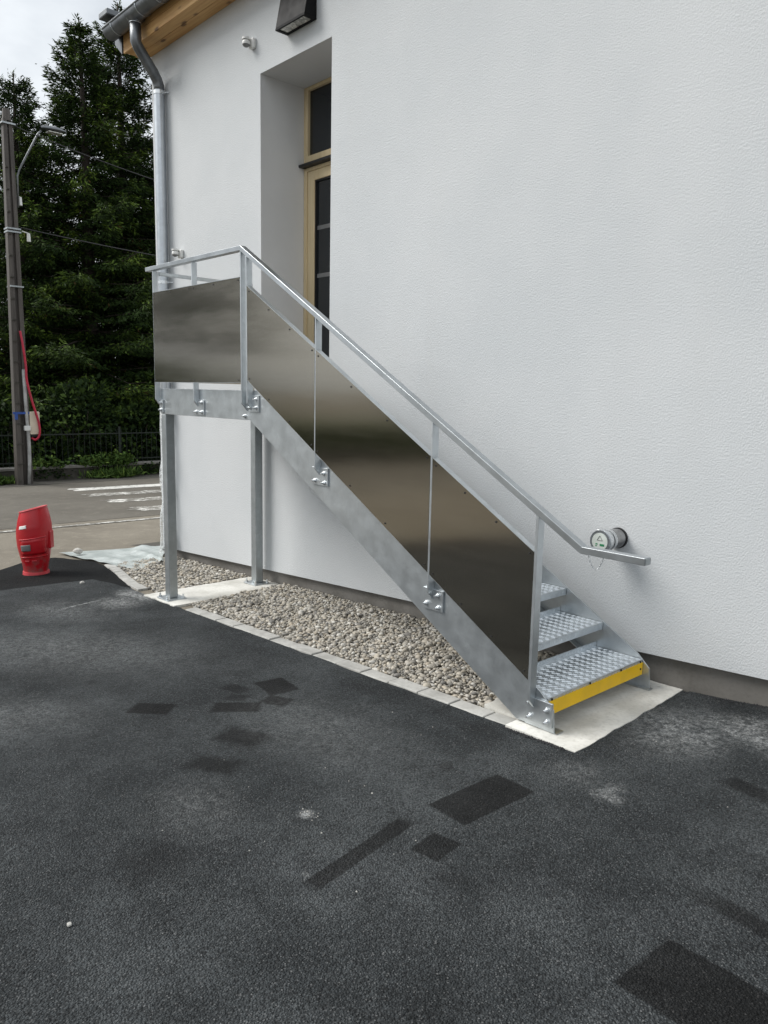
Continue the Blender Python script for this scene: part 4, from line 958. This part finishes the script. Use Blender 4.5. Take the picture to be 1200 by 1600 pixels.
def spruce(seed, H, Rm, base=.4, ex=.8):
    global rng
    keep = rng; rng = np.random.default_rng(seed)
    P = []; D = []; T = []; limbs = MB()
    z = base
    while z < H - .25:
        f = z / H; L0 = Rm * (1 - f) ** ex * (.85 if f > .1 else .75) + .12
        nb = max(4, int(9 - 3 * f))
        az0 = rng.uniform(0, 6.28)
        for k in range(nb):
            az = az0 + 6.28 * k / nb + rng.normal(0, .25); L = L0 * rng.uniform(.55, 1.12)
            out = np.array([math.cos(az), math.sin(az), 0]); lat = np.array([-math.sin(az), math.cos(az), 0])
            rise = rng.uniform(-.05, .15) + 1.3 * max(0, f - .6)
            dr = rng.uniform(.22, .42) * (1 - .5 * f)
            cur = lambda s: out * (L * s) + np.array([0, 0, z + L * (rise * s - dr * s * s * 1.2 + .28 * s ** 4)])
            limbs.tube([cur(t) for t in (0, .35, .7, 1)], [max(.008, .03 * L / 3), .02 * L / 3, .01, .004], 4, False)
            n = int((24 + 105 * L) * (1 if f < .6 else 1.15))
            s = rng.uniform(.12, 1.0, n) ** .75
            c = np.array([cur(t) for t in s])
            wlat = (.20 - .09 * f) * L * np.sqrt(np.clip(1.05 - s, 0, 1)) + .07
            side = rng.uniform(-1, 1, n)
            p = c + lat * (side * wlat)[:, None]; p[:, 2] -= np.abs(side) * wlat * .35 + rng.uniform(0, .12, n)
            hang = rng.uniform(.1, 1.0, n)
            d = out * rng.uniform(.35, 1.0, n)[:, None] + lat * (np.sign(side) * rng.uniform(.1, .9, n))[:, None] + rng.normal(0, .2, (n, 3)); d[:, 2] -= hang * .8 - .45 * (f > .75)
            P.append(p); D.append(d); T.append(s)
        z += rng.uniform(.20, .30) * (1 + .3 * (1 - f))
    n = 60; P.append(np.stack([rng.normal(0, .03, n), rng.normal(0, .03, n), rng.uniform(H - .9, H, n)], 1)); D.append(np.stack([rng.normal(0, .5, n), rng.normal(0, .5, n), rng.uniform(.3, 1, n)], 1)); T.append(np.full(n, .9))
    P = np.concatenate(P); D = np.concatenate(D); T = np.concatenate(T); n = len(P)
    P = np.concatenate([P, P + rng.normal(0, .05, P.shape)]); D = np.concatenate([D, D + rng.normal(0, .5, D.shape)]); T = np.tile(T, 2); n = len(P)
    up = P[:, 2] / H
    cl = .5 + .5 * np.sin(P[:, 0] * 2.3 + seed) * np.sin(P[:, 1] * 2.1 + 1) * np.sin(P[:, 2] * 1.9)
    brown = (rng.random(n) < .05 * (cl > .55)).astype(float) * rng.uniform(.3, .9, n)
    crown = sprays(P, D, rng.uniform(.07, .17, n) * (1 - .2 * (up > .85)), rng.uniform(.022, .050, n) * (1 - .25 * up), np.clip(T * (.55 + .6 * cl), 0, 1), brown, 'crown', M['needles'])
    tr = MB(); tr.tube([(0, 0, -.3), (0, 0, H * .3), (.03, .02, H * .7), (0, 0, H)], [.24, .18, .08, .012], 10)
    tm_ = tr.mesh('trunk', M['bark'], True); lm = limbs.mesh('limbs', M['bark'], True)
    rng = keep
    return crown, tm_, lm
KIND = [spruce(3, 12.0, 4.7, .4, 1.0), spruce(8, 10.0, 3.5), spruce(5, 10.0, 3.4, 4.3, .6)]
def tree(kind, x, y, h, rot, label, group='spruces behind the fence', fat=1.0):
    c, t_, l_ = KIND[kind]; s_ = h / (12.0 if kind == 0 else 10.0)
    r_ = thing('spruce_tree', label, 'tree', (x, y, gz(x)), group)
    r_.rotation_euler = (0, 0, rot); r_.scale = (s_ * fat, s_ * fat, s_)
    for nm, me in (('crown', c), ('trunk', t_), ('limbs', l_)):
        o = bpy.data.objects.new(nm, me); COL.objects.link(o); o.parent = r_
        if nm == 'limbs': o['kind'] = 'stuff'
tree(0, -22.0, 4.80, 11.8, 0.4, 'tallest dark spruce on the left, its top standing clear against the sky', fat=1.25)
tree(0, -22.6, 6.15, 12.8, 2.1, 'dark spruce rising behind the roof corner, just right of the tallest one', fat=1.2)
tree(1, -22.4, 3.2, 10.1, 4.0, 'shorter spruce at the left edge with a thin lone tip behind the pole', fat=1.1)
tree(1, -21.6, 7.1, 9.2, 1.0, 'spruce half hidden by the downpipe at the building corner')
tree(0, -26.5, 4.6, 10.0, 5.2, 'farther spruce filling the gap behind the tallest one')
tree(1, -26.0, 8.0, 10.5, 3.0, 'farther spruce behind the one beside the downpipe')
tree(1, -25.5, 1.2, 8.5, 2.6, 'farther low spruce behind the utility pole at the left edge')
def shrub(x, y, r_, h, label, seed, n=5000, mat='leaves'):
    global rng
    keep = rng; rng = np.random.default_rng(seed)
    t = thing('shrub', label, 'shrub', (x, y, gz(x)), 'dark shrubs behind the fence')
    d = rng.normal(size=(n, 3)); d /= np.linalg.norm(d, axis=1, keepdims=True)
    lob = 1 + .22 * np.sin(d[:, 0] * 5 + seed) * np.sin(d[:, 1] * 4) + .15 * np.sin(d[:, 2] * 7 + seed)
    rad = rng.uniform(.55, 1, n) ** .5 * lob
    P = d * rad[:, None] * np.array([r_ * .7, r_, h * .55]) + np.array([0, 0, h * .5]); P[:, 2] = np.maximum(P[:, 2], .03)
    D = d + rng.normal(0, .6, (n, 3)); D[:, 2] -= .25
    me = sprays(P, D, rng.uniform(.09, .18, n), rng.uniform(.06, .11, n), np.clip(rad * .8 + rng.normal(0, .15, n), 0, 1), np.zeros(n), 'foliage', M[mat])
    o = bpy.data.objects.new('foliage', me); COL.objects.link(o); o.parent = t
    b = MB()
    for k in range(6): a = k * 1.05 + seed; b.tube([(0, 0, -.1), (.3 * r_ * math.cos(a), .3 * r_ * math.sin(a), h * .45), (.6 * r_ * math.cos(a), .6 * r_ * math.sin(a), h * .8)], [.03, .02, .008], 5, False)
    m_ = b.mesh('stems', M['bark'], True); o = bpy.data.objects.new('stems', m_); COL.objects.link(o); o.parent = t; o['kind'] = 'stuff'
    rng = keep
shrub(-18.6, 3.1, 1.0, 1.9, 'leafy shrub behind the fence just right of the cream box', 1)
shrub(-18.7, 4.6, 1.1, 1.5, 'low dark shrub behind the fence beside the building corner', 2)
shrub(-18.8, 1.5, 1.0, 1.6, 'dark shrub behind the fence right behind the utility pole', 3)
shrub(-18.9, .0, 1.1, 1.6, 'dark shrub behind the fence at the left edge of the view', 4)
shrub(-19.3, 6.0, 1.0, 1.5, 'tall dark shrub behind the fence, mostly behind the building', 5)
shrub(-20.0, 2.3, 1.2, 1.5, 'tall dark shrub under the spruces left of the leafy one', 6)
shrub(-20.2, 4.0, 1.2, 1.6, 'tall dark shrub under the tallest spruce', 7)
# ivy on the wall top, weeds at its foot
def scatter(name, n, fx, fy, fz, ls, ws, mat, label, cat, dz=0.4):
    P = np.stack([fx(n), fy(n), fz(n)], 1); D = rng.normal(0, 1, (n, 3)); D[:, 2] = np.abs(D[:, 2]) * dz + (.2 if dz > .5 else -.1)
    me = sprays(P, D, rng.uniform(*ls, n), rng.uniform(*ws, n), rng.random(n), np.zeros(n), name, M[mat])
    o = bpy.data.objects.new(name, me); COL.objects.link(o); tag(o, label, cat, None, 'stuff')
def clump(n, a, b_, k=14):
    c = rng.uniform(a, b_, k); return c[rng.integers(0, k, n)] + rng.normal(0, .13, n)
scatter('ivy', 2600, lambda n: -17.52 + rng.normal(0, .10, n), lambda n: clump(n, 1.65, 3.75, 16), lambda n: wz + .27 + np.abs(rng.normal(0, .10, n)), (.05, .11), (.04, .085), 'ivy', 'light green ivy trailing along the top of the low garden wall', 'ivy')
scatter('ivy', 900, lambda n: -17.43 + rng.normal(0, .03, n), lambda n: clump(n, 1.7, 5.0, 12), lambda n: wz + rng.uniform(.02, .27, n), (.04, .09), (.03, .07), 'leaves', 'dark ivy clinging to the front of the low garden wall', 'ivy')
scatter('weeds', 1500, lambda n: -17.25 + rng.normal(0, .10, n), lambda n: clump(n, .2, 1.1, 7), lambda n: wz + np.abs(rng.normal(0, .03, n)), (.08, .2), (.02, .04), 'ivy', 'tufts of grass at the foot of the garden wall left of the pole', 'grass', 1.2)
scatter('weeds', 900, lambda n: -17.25 + rng.normal(0, .10, n), lambda n: 3.35 + rng.normal(0, .28, n), lambda n: wz + np.abs(rng.normal(0, .04, n)), (.08, .26), (.02, .04), 'ivy', 'tuft of bright grass at the wall foot near the building', 'grass', 1.2)
# the far side of the yard, seen only as reflections in the steel panels
for (x, y, h, k, r_) in ((-26.8, -12.2, 10, 2, 1.0), (-27.5, -15.0, 9, 2, 2.0), (-38, -14, 12, 0, 4.2), (-12, -30, 10, 1, .3), (-19, -36, 11, 0, 3.1), (-24, -24, 6, 1, 5.0)):
    tree(k, x, y, h, r_, 'spruce across the yard that shows only as a reflection in the steel panels', 'spruces across the yard')
struct(strip('lawn', -60, -17.75, -60, -4.5, -0.006, M['lawn'], 20, 20))
n_ = 20000
tt = rng.random(n_); hxp = -27 + 17 * tt + rng.normal(0, .55, n_); hyp = -6.5 - 17 * tt + rng.normal(0, .55, n_)
hh = (.62 + 2.2 * np.clip((.34 - tt) / .12, 0, 1) + .16 * np.sin(tt * 31) + .1 * np.sin(tt * 77)) * rng.random(n_) ** .6 - .45
Pn = np.stack([hxp, hyp, hh], 1)
hm = sprays(Pn, rng.normal(0, 1, (n_, 3)), rng.uniform(.2, .45, n_), rng.uniform(.15, .3, n_), rng.random(n_), np.zeros(n_), 'hedge', M['hedge'])
ho = bpy.data.objects.new('hedge', hm); COL.objects.link(ho); tag(ho, 'leafy green hedge across the yard that shows only as a reflection in the steel panels', 'hedge', None, 'stuff')
